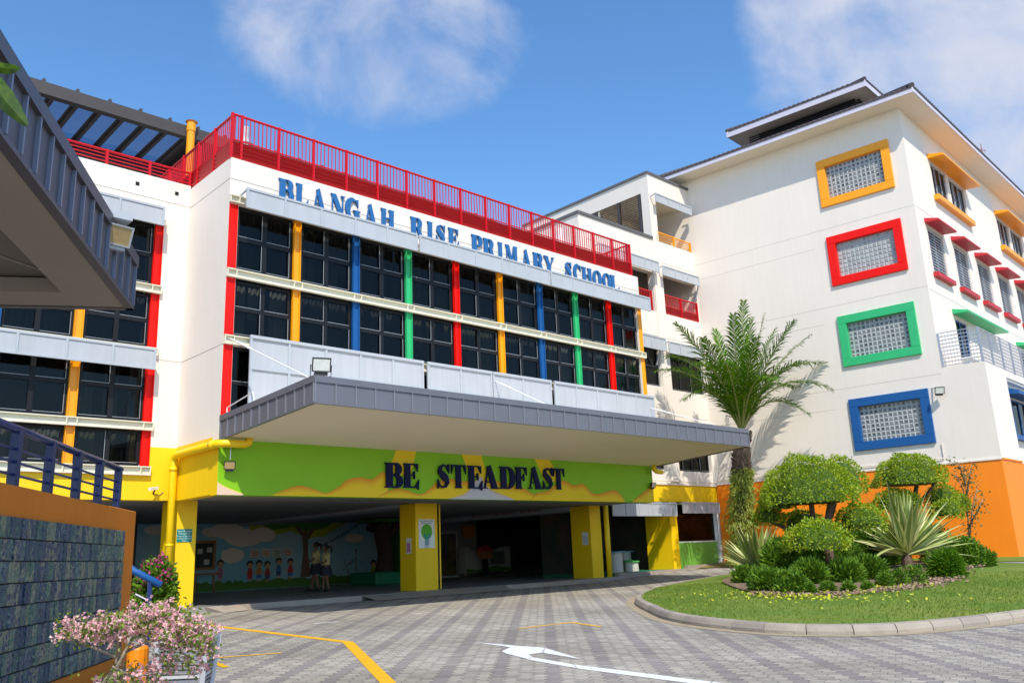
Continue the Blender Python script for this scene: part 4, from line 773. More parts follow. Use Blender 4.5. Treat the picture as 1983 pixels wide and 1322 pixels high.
for z in (10.9, 7.4, 3.7): mb.box(25.1, 33.1, -.3, -2.2, z, z+.25)
mb.build('interior', mat('corridor_wall', (.25, .23, .20), .9), link)
mb = MB(FE); mb.box(28.9, 29.5, -2.17, -2.1, 11.2, 13.2); mb.box(31.5, 33.0, -2.17, -2.1, 11.2, 13.0); mb.box(31.2, 32.6, -3.0, -2.92, 14.65, 16.6); mb.build('dark_doorway', dkroom, link)
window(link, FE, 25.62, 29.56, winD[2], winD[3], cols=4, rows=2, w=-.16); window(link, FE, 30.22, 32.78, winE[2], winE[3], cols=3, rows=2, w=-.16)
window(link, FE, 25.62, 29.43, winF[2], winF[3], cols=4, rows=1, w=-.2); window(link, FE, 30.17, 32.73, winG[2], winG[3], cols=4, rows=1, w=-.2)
def kk(u0, u1, z0, z1, Yn, n, par, **a): k = Yn/21.86; sunshade(par, FE, u0*k, u1*k, HC+(z0-HC)*k, HC+(z1-HC)*k, 21.86-Yn, n, **a)
kk(30.26, 33.08, 16.58, 17.02, 21.55, 3, link); kk(26.0, 30.07, 13.07, 13.60, 21.5, 4, link); kk(30.33, 33.15, 13.03, 13.50, 21.5, 3, link)
kk(26.0, 30.1, 9.45, 10.04, 21.5, 4, link); kk(30.28, 32.9, 9.41, 9.96, 21.5, 3, link); kk(25.72, 29.85, 2.36, 2.92, 21.6, 5, link); kk(30.26, 33.0, 2.48, 2.95, 21.6, 3, link)
for u, z in ((29.3, 13.1), (32.7, 13.05), (29.3, 9.5)): mb = MB(FE); mb.bar(FE(u, .3, z), FE(u, 0, z-.75), .05); mb.build('shade_stay', greyl, link)
railing('balcony_railing', FE, 30.16, 32.74, 14.63, 15.1, -.05, colc['amber'], bays=2, style='rails', label='yellow balcony railing of horizontal bars on the top floor of the link building', group=None)
railing('balcony_railing', FE, 26.0, 29.40, 11.2, 12.1, -.06, redr, bays=3, solid=.38, label='red balcony railing partly hidden behind the hall roof corner', group='red balcony railings')
railing('balcony_railing', FE, 30.28, 32.84, 11.2, 12.12, -.06, redr, bays=2, solid=.38, label='red balcony railing beside the white end wall', group='red balcony railings')
mb = MB(FE); mb.box(25.1, 33.05, .004, -.3, 2.95, 3.64); mb.box(29.35, 29.82, .002, -1.3, .1, 2.95); mb.build('yellow_band', yellow, link)
mb = MB(FE); mb.box(25.15, 33.05, .004, .06, 3.64, 3.71); mb.box(28.12, 28.17, .004, .05, 2.95, 3.64); mb.tube([FE(25.2, .08, 3.80), FE(33.0, .08, 3.80)], .02, 6); mb.build('cornice', white, link)
mb = MB(FE); mb.box(29.83, 32.7, -.1, -.25, .15, 1.28); mb.build('dado', mat('apple_green', (.16, .42, .05), .6, var=.1), link)
f = MB(FE); ring(f, FE, 29.84, 32.75, 1.28, 2.9, .05, -.2, -.12); f.box(32.75, 33.1, .0, -.3, .2, 2.94); f = f.build('glazed_screen', whitem, link)
mb = MB(FE); mb.box(29.9, 32.7, -.17, -.16, 1.33, 2.85); mb.build('glass', glass, f)
# playroom
mb = MB(); mb.box(25.62, 33.0, 25.5, 25.62, .1, 2.95); mb.box(25.62, 33.0, YE+.3, 25.5, 2.9, 3.0); mb.box(25.5, 25.61, YE+1.0, 25.6, .1, 2.95); mb.box(29.9, 30.0, YE+.3, 25.5, .1, 2.9); mb.build('playroom', mat('playroom_mural', (.03, .045, .035), .9, col2=(.09, .06, .04), vscale=3), link)
mb = MB(); mb.box(25.45, 33.0, YE-.1, 25.5, -.1, .24); tag(mb.build('floor', mat('green_mat', (.01, .16, .07), .7)), kind='structure')
mb = MB(); mb.box(25.5, 29.9, YE-.32, YE-.102, -.1, .245); mb.box(29.9, 33.0, YE-.28, YE-.102, 0, .36); tag(mb.build('kerb', conc), kind='structure')
stm = mat('stool_white', (.55, .53, .46), .6, var=.15); grt = mat('stool_green', (.05, .35, .08), .5); blt = mat('table_teal', (.06, .28, .38), .5)
def drum(name, x, y, z, r, h, rt_, top, label, cat, grp):
    t_ = thing(name, label, cat, (x, y, z), grp); mb = MB(); mb.tube([(x, y, z), (x, y, z+h*.1), (x, y, z+h-.05)], [r*1.02, r, r*.97], 20); mb.build('base', stm, t_, smooth=False); mb = MB(); mb.tube([(x, y, z+h-.05), (x, y, z+h)], rt_, 24); mb.build('top', top, t_)
drum('play_table', 26.75, 22.75, .24, .30, .80, .42, blt, 'round white drum table with blue top right of the third pillar', 'table', 'drum tables in the playroom')
drum('play_table', 29.3, 24.4, .24, .30, .80, .42, blt, 'round white drum table with blue top half hidden by the fourth yellow pillar', 'table', 'drum tables in the playroom')
drum('stool', 27.35, 22.55, .24, .18, .40, .24, grt, 'white drum stool with green top half in sunlight, nearest the kerb', 'stool', 'green topped drum stools')
drum('stool', 27.9, 22.75, .24, .18, .40, .23, grt, 'white drum stool with green top just right of the front stool', 'stool', 'green topped drum stools')
drum('stool', 28.8, 23.8, .24, .18, .42, .24, grt, 'shaded white drum stool with green top beside the fourth yellow pillar', 'stool', 'green topped drum stools')

# ================================================================= CLASSROOM BLOCK (right)
blk = thing('classroom_block', 'tall white classroom block with coloured window frames, orange base and dark tiled roof', 'building', (38, 16, 0))
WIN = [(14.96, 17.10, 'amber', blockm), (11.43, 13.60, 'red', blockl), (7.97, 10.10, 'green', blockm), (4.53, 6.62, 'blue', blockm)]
U0, U1 = .59, 3.63
mb = MB(FW); mb.wall(0, 11.9, 3.76, 18.3, 0, -.3, [(U0+.3, U1-.3, a+.3, b-.3) for a, b, _, _ in WIN]); mb.box(-1.49, 0, 0, -.3, 3.76, 7.32)
for z in (14.0, 13.25, 10.6, 9.9, 7.1, 6.3): mb.box(.02, 9.9, .0, .003, z, z+.010, 1) if z not in (13.25, 9.9, 6.3) else mb.box(4.2, 9.9, .0, .003, z, z+.010, 1)
mb.build('end_wall', [white, jointm], blk)
mb = MB(FW); mb.box(-1.49, 9.9, .004, -.3, -.4, 3.70); mb.build('orange_base', orangew, blk)
mb = MB(FW); mb.box(-1.5, 9.9, .0, .04, 3.70, 3.76); mb.tube([FW(.4, .05, 4.5), FW(.4, .05, 4.0), FW(.4, .05, 3.92), FW(5, .05, 3.9), FW(9.8, .05, 3.9)], .018, 6); mb.build('ledge', white, blk)
mb = MB(FW); mb.box(.3, 11.6, -2.2, -2.3, 4, 18); mb.build('interior', mat('room_grey', (.22, .23, .23), .9), blk)
for a, b, c, bm_ in WIN:
    mb = MB(FW); ring(mb, FW, U0, U1, a, b, .34, -.1, .095); f = mb.build('window_frame', colc[c], blk, bevel=.012)
    mb = MB(FW); nu, nz_ = 13, 8; du = (U1-U0-.68)/nu; dz = (b-a-.68)/nz_
    for i in range(nu):
        for j in range(nz_):
            x = U0+.34+i*du; z = a+.34+j*dz; e = .014; g_ = .04
            mb.add([FW(x+e, -.09, z+e), FW(x+du-e, -.09, z+e), FW(x+du-e, -.09, z+dz-e), FW(x+e, -.09, z+dz-e), FW(x+g_, -.075, z+g_), FW(x+du-g_, -.075, z+g_), FW(x+du-g_, -.075, z+dz-g_), FW(x+g_, -.075, z+dz-g_)], [(0, 1, 5, 4), (1, 2, 6, 5), (2, 3, 7, 6), (3, 0, 4, 7)], 1)
            mb.add([FW(x+g_, -.0752, z+g_), FW(x+du-g_, -.0752, z+g_), FW(x+du-g_, -.0752, z+dz-g_), FW(x+g_, -.0752, z+dz-g_)], [(0, 1, 2, 3)], 0)
    mb.box(U0+.33, U1-.33, -.14, -.094, a+.33, b-.33, 1); mb.build('glass_blocks', [bm_, mortar], f)
# long side
LONG = 32
yw = [(3.0, 4.95), (5.35, 7.5), (12.6, 14.6), (15.0, 17.1), (22.2, 24.2), (24.6, 26.7)]; rw = [(1.12+3.2*i, 2.95+3.2*i) for i in range(9)]; gdoor = [(2.75, 4.3), (12.3, 14), (16, 18)]
mb = MB(FD); holes = [(a, b, 15.25, 16.85) for a, b in yw]+[(a, b, 11.38, 13.35) for a, b in rw]+[(a, b, 7.4, 9.75) for a, b in gdoor]
mb.wall(.0, LONG, 7.32, 18.3, -.002, -.3, holes)
for z in (14.0, 13.9-3.4): mb.box(.1, LONG, -.002, .003, z, z+.012, 1)
mb.build('side_wall', [white, jointm], blk)
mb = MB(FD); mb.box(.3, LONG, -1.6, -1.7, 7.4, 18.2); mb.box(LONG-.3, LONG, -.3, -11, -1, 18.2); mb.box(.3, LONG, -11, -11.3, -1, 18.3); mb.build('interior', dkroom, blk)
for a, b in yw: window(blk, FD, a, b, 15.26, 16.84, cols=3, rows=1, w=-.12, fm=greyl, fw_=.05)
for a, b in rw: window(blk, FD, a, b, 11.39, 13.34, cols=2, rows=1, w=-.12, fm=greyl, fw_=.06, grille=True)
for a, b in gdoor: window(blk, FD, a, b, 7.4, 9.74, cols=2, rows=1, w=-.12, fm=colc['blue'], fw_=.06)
def awning(u0, u1, z, d, m, name='awning'):
    mb = MB(FD); mb.add([FD(u0, 0, z), FD(u1, 0, z), FD(u1, d, z-.16), FD(u0, d, z-.16), FD(u0, 0, z-.20), FD(u1, 0, z-.20), FD(u1, d, z-.25), FD(u0, d, z-.25)], [(0, 1, 2, 3), (4, 5, 6, 7), (0, 1, 5, 4), (2, 3, 7, 6), (0, 3, 7, 4), (1, 2, 6, 5)]); mb.build(name, m, blk, bevel=.01)
for a, b in ((2.75, 7.8), (12.35, 17.4), (21.95, 27.0)): awning(a, b, 17.12, .65, colc['amber'])
for a, b in yw: mb = MB(FD); mb.box(a-.25, b+.12, .0, .22, 15.0, 15.22); mb.build('sill', colc['amber'], blk)
dred = mat('awning_red', (.52, .012, .02), .5)
for a, b in rw: awning(a-.2, b+.15, 13.68, .55, dred); mb = MB(FD); mb.box(a-.18, b+.12, .0, .2, 11.18, 11.36); mb.build('sill', dred, blk)
awning(2.55, 8.2, 10.12, .6, colc['green']); awning(11.8, 18, 10.12, .6, colc['green'])
# terrace
FT = Fr(tuple(FW(-1.49, 0, 0)[:2]), (math.cos(A2), math.sin(A2)), (math.sin(A2), -math.cos(A2)))
mb = MB(FT); mb.box(.3, LONG, -.05, -1.45, 7.05, 7.3); mb.wall(0, LONG, 3.76, 6.95, -.3, -.5, [(3.1, 6.2, 4.85, 6.35), (11, 14, 4.85, 6.35)]); mb.box(.0, 2.6, -.004, -.3, 3.76, 7.32); mb.box(2.6, LONG, -.1, -.5, 6.95, 7.05); mb.build('terrace_wall', white, blk)
mb = MB(FT); mb.box(.0, 2.6, .004, -.3, -.4, 3.70); mb.box(2.6, LONG, -.29, -.5, -.4, 3.76); mb.box(0.02, 2.62, .0, .04, 3.70, 3.755); mb.build('orange_base', orangew, blk)
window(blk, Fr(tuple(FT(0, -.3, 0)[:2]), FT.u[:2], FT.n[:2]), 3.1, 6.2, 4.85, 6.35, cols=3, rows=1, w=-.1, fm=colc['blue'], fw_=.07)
FTi = Fr(tuple(FT(0, -.3, 0)[:2]), FT.u[:2], FT.n[:2]); mb = MB(FTi); mb.add([FTi(2.8, 0, 6.72), FTi(6.5, 0, 6.72), FTi(6.5, .6, 6.5), FTi(2.8, .6, 6.5), FTi(2.8, 0, 6.4), FTi(6.5, 0, 6.4), FTi(6.5, .6, 6.36), FTi(2.8, .6, 6.36)], [(0, 1, 2, 3), (4, 5, 6, 7), (0, 1, 5, 4), (2, 3, 7, 6), (0, 3, 7, 4), (1, 2, 6, 5)]); mb.box(2.9, 6.4, 0, .2, 4.66, 4.83); mb.build('awning', colc['blue'], blk)
galv = mat('galvanised_rail', (.42, .42, .46), .35, metal=.5, var=.1)
def grid_rail(fr, a, b, w, z0, z1, n, label):
    t_ = thing('terrace_railing', label, 'railing', fr((a+b)/2, w, z0), 'grey terrace railings')
    for i in range(n+1):
        c = a+(b-a)*i/n; mb = MB(fr); mb.box(c-.035, c+.035, w-.03, w+.03, z0, z1); mb.build('post', galv, t_)
    for i in range(n):
        p, q = a+(b-a)*i/n+.036, a+(b-a)*(i+1)/n-.036; mb = MB(fr); k = 9
        for j in range(k+1): z = z0+.05+(z1-z0-.05)*j/k; mb.box(p, q, w-.014, w+.014, z-.014, z+.014)
        m_ = int((q-p)/.11)
        for j in range(1, m_): c = p+(q-p)*j/m_; mb.box(c-.005, c+.005, w+.0145, w+.022, z0+.05, z1-.04)
        mb.build('grating', galv, t_)
grid_rail(FW, -1.44, -.04, -.06, 7.33, 8.66, 1, 'short grey grating rail on the end edge of the terrace')
grid_rail(FT, .04, 15.6, -.06, 7.33, 8.66, 11, 'long grey grating rail running along the front of the terrace')
mb = MB(FD); mb.box(1.2, 3.0, .35, .75, 7.72, 7.80); mb.box(1.3, 1.42, .4, .7, 7.3, 7.72); mb.box(2.78, 2.9, .4, .7, 7.3, 7.72); tag(mb.build('bench', whitem), 'white bench standing on the terrace behind the grey rail', 'bench')
# roof
def fr3(o, u, inn, L, fasc, z, run, hip0, hip1, slope, nm, par):
    o = np.array(o, float); u = np.array((*u, 0.0)); inn = np.array((*inn, 0.0)); p = .235; n = int(L/p)
    mb = MB()
    for i in range(n):
        t = (i+.5)*p; r_ = run
        if hip0: r_ = min(r_, t)
        if hip1: r_ = min(r_, L-t)
        if r_ < .1: continue
        A = o+u*i*p-inn*.05; B = A+inn*(r_+.05)+np.array((0, 0, slope*(r_+.05)))
        prof = [(p*(.5-.5*math.cos(math.pi*k/6))*.62, .075*math.sin(math.pi*k/6)) for k in range(7)]+[(p*.72, -.01), (p*.9, -.02), (p, 0)]
        vs = [q+u*a+np.array((0, 0, z+h)) for q in (A, B) for a, h in prof]+[q+u*a+np.array((0, 0, z-.05)) for q in (A,) for a in (0, p)]
        k = len(prof); mb.add(vs, [(j, j+1, k+j+1, k+j) for j in range(k-1)]+[tuple(range(k))+(2*k+1, 2*k)])
    for r_ in np.arange(.35, run, .35):
        a0 = o+inn*r_+u*(r_ if hip0 else 0)+np.array((0, 0, z+slope*r_-.0)); a1 = o+inn*r_+u*(L-(r_ if hip1 else 0))+np.array((0, 0, z+slope*r_))
    mb.build(nm, tilem, par)
E0 = np.array((33.05, 11.01)); uW = FW.u[:2]; uD = FD.u[:2]; LW = 12.7
def quadslab(pts, z0, z1, m, nm, par): mb = MB(); mb.slab([tuple(p) for p in pts], z0, z1); return mb.build(nm, m, par)
Fe = E0+uW*LW; Ge = E0+uD*35
quadslab([E0+.0, Ge, Ge+uW*LW, Fe], 18.301, 18.36, soff_bounce, 'soffit', blk)
fasm = mat('eave_fascia', (.62, .58, .66), .5, var=.12)
mb = MB(); 
for a, b in ((E0, Fe), (E0, Ge)): mb.bar((*(a), 18.40), (*(b), 18.40), .05, .22)
mb.build('fascia', fasm, blk)
fr3((*E0, 0), uW, uD, LW, 0, 18.52, 3.9, True, True, .47, 'roof_tiles', blk)
fr3((*E0, 0), uD, uW, 35, 0, 18.52, 5.2, True, False, .47, 'roof_tiles', blk)
mb = MB(); mb.tube([(*E0, 18.6), (*(E0+uD*5+uW*5), 18.6+2.35)], .11, 8); mb.tube([(*Fe, 18.6), (*(Fe+uD*5-uW*5), 18.6+2.35)], .11, 8); mb.build('roof_hip', tilem, blk)
mb = MB(); a = E0+uW*LW; mb.add([(*p, z) for p, z in ((a, 18.5), (a+uD*35, 18.5), (a+uD*35-uW*6.3, 21.4), (a+uD*6.3-uW*6.3, 21.4))], [(0, 1, 2, 3)]); mb.build('roof_back', tilem, blk)
M0 = np.array((36.20, 14.02)); LM = 6.95
mb = MB(); q = M0+uD*.75+uW*.7; c4 = [q, q+uD*28, q+uD*28+uW*(LM-1.4), q+uW*(LM-1.4)]; mb.slab([tuple(p) for p in c4], 18.6, 20.2); mb.build('roof_monitor_wall', white, blk)
mb = MB(); 
for z in np.arange(20.22, 21.1, .12): mb.bar((*(q+uW*.1), z), (*(q+uW*(LM-1.5)), z), .10, .03); mb.bar((*(q+uD*.1), z), (*(q+uD*27.9), z), .10, .03)
mb.slab([tuple(p) for p in (q+uD*.2+uW*.2, q+uD*27+uW*.2, q+uD*27+uW*5, q+uD*.2+uW*5)], 20.2, 21.15)
mb.build('roof_monitor_louvre', mat('black_louvre', (.015, .015, .02), .7), blk)
mb = MB()
for p in (q, q+uW*(LM-1.75), q+uW*(LM-1.75)/2): mb.slab([tuple(x) for x in (p-uD*.02, p+uD*.3, p+uD*.3+uW*.32, p-uD*.02+uW*.32)], 20.19, 20.75)
mb.build('roof_monitor_post', white, blk)
M1 = M0+uW*LM; M2 = M0+uD*30
quadslab([M0, M2, M2+uW*LM, M1], 21.2, 21.26, soff_bounce, 'roof_monitor_soffit', blk)
mb = MB(); mb.bar((*M0, 21.28), (*M1, 21.28), .05, .32); mb.bar((*M0, 21.28), (*M2, 21.28), .05, .32); mb.bar((*M1, 21.31), (*(M1+uD*30), 21.31), .05, .26); mb.build('fascia', fasm, blk)
fr3((*M0, 0), uW, uD, LM, 0, 21.45, 3.4, True, True, .47, 'roof_tiles', blk); fr3((*M0, 0), uD, uW, 30, 0, 21.45, 3.4, True, False, .47, 'roof_tiles', blk)
mb = MB(); mb.tube([(*M0, 21.5), (*(M0+uD*3.4+uW*3.4), 23.1), (*(M1+uD*3.4-uW*3.4), 23.1), (*M1, 21.5)], .1, 8); mb.build('roof_hip', tilem, blk)
an = E0+uD*7.3+uW*.8; t_ = P(1903, 300, 43); mb = MB(); mb.tube([t_-np.array((0, 0, 1.3)), t_+np.array((0, 0, .6))], .02, 6); mb.tube([t_+np.array((-.35, .1, .25)), t_+np.array((.25, -.1, .25))], .012, 5)
for i in range(4): c = t_+np.array((-.3+.17*i, .08-.05*i, .25)); mb.tube([c-np.array((0, 0, .12)), c+np.array((0, 0, .12))], .008, 4)
tag(mb.build('antenna', mat('antenna_red', (.35, .12, .12), .6)), 'small reddish aerial standing on the tiled roof of the classroom block', 'antenna')

# ================================================================= ROOFTOP SHELTER
sh = thing('rooftop_shelter', 'dark flat rooftop shelter with rows of blue skylight panels above the left wing', 'shelter', (12, 31, 11.2))
mb = MB(); mb.box(-3, 24, 26, 26.25, 15.0, 15.40); mb.box(10.7, 24, 26.25, 36, 15.0, 15.42); mb.wall(-3, 10.7, 26.25, 36, 15.27, 15.30, [(-2.82+.7*i, -2.36+.7*i, a, b) for i in range(19) for a, b in ((26.5, 29.1), (29.8, 32.2), (32.9, 35.4))], fr=lambda u, w, z: np.array((u, z, w)))
for x in np.arange(1, 24, .95): mb.box(x, x+.08, 26, 26.2, 15.40, 15.5)
mb.build('roof', darkroof, sh)
mb = MB(); 
for y in (29.3, 32.4, 35.6): mb.box(-3, 10.7, y, y+.28, 14.95, 15.268)
for i in range(20): x = -3+.7*i; mb.box(x+.03, x+.13, 26.25, 36, 15.20, 15.269)
mb.build('purlin', darkroof, sh)
for i in range(19):
    x = -3+.7*i+.18
    for y0, y1 in ((26.5, 29.1), (29.8, 32.2), (32.9, 35.4)):
        mb = MB(); mb.add([(x, y0, 15.28), (x, y1, 15.28), (x+.46, y1, 15.28), (x+.46, y0, 15.28)], [(0, 1, 2, 3)])
        if x < 10.2: mb.build('skylight', skyglass, sh, calc=False)
for x in (2, 15.5, 19.5, 23): mb = MB(); mb.tube([(x, 28, 11.2), (x, 28, 15.1)], .12, 10); mb.build('column', darkroof, sh)
mb = MB(); a = onY(371, 237, 25.9); mb.tube([(a[0], 25.9, 11.2), (a[0], 25.9, a[2]-.35)], .13, 12); mb.tube([(a[0], 25.9, a[2]-.35), (a[0], 25.9, a[2])], .15, 12); mb.tube([(a[0], 25.9, a[2]), (a[0], 25.9, a[2]+.08)], [.2, .05], 12); o = mb.build('flue_pipe', colc['amber'], smooth=False); tag(o, 'tall amber yellow pipe rising behind the red roof railing at the hall corner', 'pipe')
mb = MB(); a = onY(476, 262, 21.0); mb.tube([(a[0], 21, 11.2), (a[0], 21, a[2]+.25)], .09, 10); mb.tube([(a[0], 21, a[2]-.25), (a[0], 21, a[2]-.1)], [.13, .1], 10); tag(mb.build('vent_pipe', greyl), 'grey vent pipe behind the front corner of the roof railing', 'pipe', 'roof vent pipes')
mb = MB(); a = onY(1085, 455, 21.0); mb.tube([(a[0], 21, 11.2), (a[0], 21, a[2]+.25)], .13, 10); tag(mb.build('vent_pipe', whitem), 'pale vent pipe behind the right half of the long roof railing', 'pipe', 'roof vent pipes')

# ================================================================= NEAR LEFT: WALKWAY CANOPY, RAMP WALL, RAIL
dA = np.array((.515, .857)); dL = np.array((-.857, .515)); c0_ = np.array((3.12, 9.24))
wc = thing('walkway_canopy', 'large near grey canopy with seamed fascia and brown-grey underside filling the top left', 'canopy', (*(c0_-dA*5), 0))
def T2(a, l): return c0_-dA*a+dL*l
mb = MB(); LN, WD = 12.5, 7.0
fF = Fr(tuple(c0_), tuple(-dA), tuple(-dL)); fB = Fr(tuple(c0_), tuple(dL), tuple(dA))
mb.box(0, LN, -.03, 0, 3.83, 4.28, fr=fF); mb.box(-.02, LN, -.05, .035, 4.28, 4.40, fr=fF); mb.box(-.02, LN, -.06, .02, 3.79, 3.83, fr=fF)
mb.box(0, WD, -.03, 0, 3.83, 4.28, fr=fB); mb.box(-.02, WD, -.05, .035, 4.28, 4.398, fr=fB); mb.box(-.02, WD, -.06, .02, 3.79, 3.83, fr=fB)
for i in range(42): mb.box(.02+i*.30, .045+i*.30, 0, .03, 3.83, 4.28, 1, fr=fF)
for i in range(20): mb.box(.02+i*.30, .045+i*.30, 0, .03, 3.83, 4.28, 1, fr=fB)
mb.build('fascia', [mat('near_fascia', (.095, .09, .11), .4, var=.15, vscale=3, metal=.2), mat('near_seam', (.22, .25, .33), .35, metal=.3)], wc)
sofd = mat('near_soffit', (.37, .325, .27), .7, var=.15, vscale=1.5); sofd2 = mat('near_soffit_panel', (.22, .195, .165), .8, var=.2, vscale=1.2)
mb = MB(); mb.box(.06, LN, -.07, -.55, 3.80, 3.95, fr=fF); mb.box(.55, WD, -.07, -.55, 3.80, 3.95, fr=fB); mb.build('soffit_border', sofd, wc)
mb = MB(); mb.box(.5, LN, -.5, -WD, 3.97, 4.02, fr=fF); mb.box(.0, LN, -.05, -WD, 4.3, 4.38, fr=fF); mb.build('soffit', sofd2, wc)
mb = MB(); mb.bar((*T2(.55, .55), 3.962), (*T2(9, 6), 3.962), .03, .01); mb.build('joint', sofd, wc)
for a, l in ((11, 1.2),): mb = MB(); mb.tube([(*T2(a, l), -.5), (*T2(a, l), 3.95)], .1, 12); mb.build('column', greyl, wc)
t_ = floodlight(P(229, 455, 8.3), (.1, -.85, -.35), .27, 'weathered floodlight with amber lens fixed to the near grey canopy edge', body=greyl, bracket=False, lm=amberl)
mb = MB(); a = P(229, 422, 8.35); mb.box(a[0]-.12, a[0]+.12, a[1]-.05, a[1]+.15, a[2]-.02, a[2]+.05); mb.build('hood', greyl, t_)
P1 = np.array((4.49, 12.55)); uR = np.array((-.552, -.834)); nR = np.array((.834, -.552)); FRm = Fr(tuple(P1), tuple(uR), tuple(nR))
rw_ = thing('ramp_wall', 'burnt orange parapet wall of the ramp faced with blue and green ceramic relief tiles', 'wall', (*(P1+uR*3), -.2))
mb = MB(FRm); mb.box(0, 7.5, 0, -.22, -.5, 1.86); mb.build('wall', orangewd, rw_, bevel=.01)
tm = bpy.data.materials.new('ceramic_tile'); tm.use_nodes = True; t = tm.node_tree; b = t.nodes['Principled BSDF']; g = t.nodes.new('ShaderNodeNewGeometry'); cr = t.nodes.new('ShaderNodeValToRGB'); cr.color_ramp.interpolation = 'LINEAR'
for i, (p_, c) in enumerate(((0, (.03, .05, .12)), (.22, (.07, .11, .14)), (.40, (.10, .19, .14)), (.56, (.32, .30, .20)), (.72, (.04, .06, .14)), (1, (.20, .28, .22)))):
    e = cr.color_ramp.elements[i] if i < 2 else cr.color_ramp.elements.new(p_); e.position = p_; e.color = (*c, 1)
n1 = t.nodes.new('ShaderNodeTexNoise'); n1.inputs['Scale'].default_value = 9; n1.inputs['Detail'].default_value = 5; n1.inputs['Distortion'].default_value = 1.6; t.links.new(g.outputs['Position'], n1.inputs[0])
ad = t.nodes.new('ShaderNodeMath'); ad.operation = 'MULTIPLY_ADD'; t.links.new(g.outputs['Random Per Island'], ad.inputs[0]); ad.inputs[1].default_value = .85; 
m3 = t.nodes.new('ShaderNodeMath'); m3.operation = 'MULTIPLY_ADD'; t.links.new(n1.outputs[0], m3.inputs[0]); m3.inputs[1].default_value = .9; m3.inputs[2].default_value = -.38; t.links.new(m3.outputs[0], ad.inputs[2]); t.links.new(ad.outputs[0], cr.inputs[0]); t.links.new(cr.outputs[0], b.inputs['Base Color'])
b.inputs['Roughness'].default_value = .35; bp = t.nodes.new('ShaderNodeBump'); bp.inputs['Strength'].default_value = 1; bp.inputs['Distance'].default_value = .05; n2 = t.nodes.new('ShaderNodeTexNoise'); n2.inputs['Scale'].default_value = 16; n2.inputs['Distortion'].default_value = 2.5; t.links.new(g.outputs['Position'], n2.inputs[0]); t.links.new(n2.outputs[0], bp.inputs['Height']); t.links.new(bp.outputs[0], b.inputs['Normal'])
mb = MB(FRm); mb.box(.62, 7.4, .001, .012, -.02, 1.57); mb.build('tile_bed', mat('tile_grout', (.035, .03, .028), .9), rw_)
mb = MB(FRm)
for j in range(8):
    u = .63
    while u < 7.3:
        w_ = random.choice((.115, .125, .135, .15)); z = .0+j*.197; d = random.uniform(.03, .045); a_ = random.uniform(-.006, .006)
        mb.add([FRm(x, y, zz) for y in (.012, d) for x, zz in ((u+.005, z+.004), (u+w_-.005, z+.004+a_*.5), (u+w_-.005, z+.190), (u+.005, z+.192+a_*.5))], [(4, 5, 6, 7), (0, 1, 5, 4), (1, 2, 6, 5), (2, 3, 7, 6), (3, 0, 4, 7)]); u += w_
mb.build('ceramic_tiles', tm, rw_, bevel=.006)
rr = thing('ramp_railing', 'navy blue tubular railing with flat posts on top of the orange ramp wall', 'railing', (*(P1+uR*2.5), 1.86))
for u in (.6, 1.45, 2.3, 3.2, 4.12, 5.0, 5.9): mb = MB(FRm); mb.box(u-.05, u+.05, -.15, -.07, 1.86, 2.42); mb.build('post', navyr, rr)
mb = MB(FRm); mb.tube([FRm(.5, -.11, 2.40), FRm(7, -.11, 2.42)], .04, 10); mb.build('top_rail', navyr, rr, smooth=True)
for z in (1.98, 2.10, 2.22): mb = MB(FRm); mb.tube([FRm(.5, -.11, z), FRm(7, -.11, z)], .014, 8); mb.build('bar', navyr, rr)
r2_ = thing('ramp_railing', 'second navy railing on the far side of the ramp, seen behind the first', 'railing', (*(P1+uR*2.5-nR*1.6), 1.3))
for z in (2.1, 1.9, 1.7): mb = MB(FRm); mb.tube([FRm(-1.2, -1.6, z), FRm(5, -1.6, z+.08)], .03 if z == 2.1 else .014, 8); mb.build('bar', navyr, r2_)
for u in (-1.0, 1.3, 3.6): mb = MB(FRm); mb.box(u-.05, u+.05, -1.64, -1.56, 1.2, 2.12); mb.build('post', navyr, r2_)
mb = MB(FRm); mb.box(.2, 7.5, -.23, -1.8, -.5, 1.2); tag(mb.build('ramp', conc), kind='structure')
hr = thing('handrail', 'short blue handrail sloping down in front of the dark flowering bush', 'handrail', P(290, 1180, 14)); mb = MB(); mb.tube([P(240, 1090, 14), P(262, 1106, 14), P(312, 1132, 14)], .055, 10); mb.build('rail', colc['blue'], hr, smooth=True)
for x, y in ((291, 1124),): mb = MB(); a = P(x, y, 14); mb.tube([a, (a[0], a[1], -.3)], .04, 8); mb.build('post', navyr, hr)
mb = MB(); mb.tube([P(262, 1150, 14), P(292, 1165, 14)], .02, 6); mb.build('bar', navyr, hr)

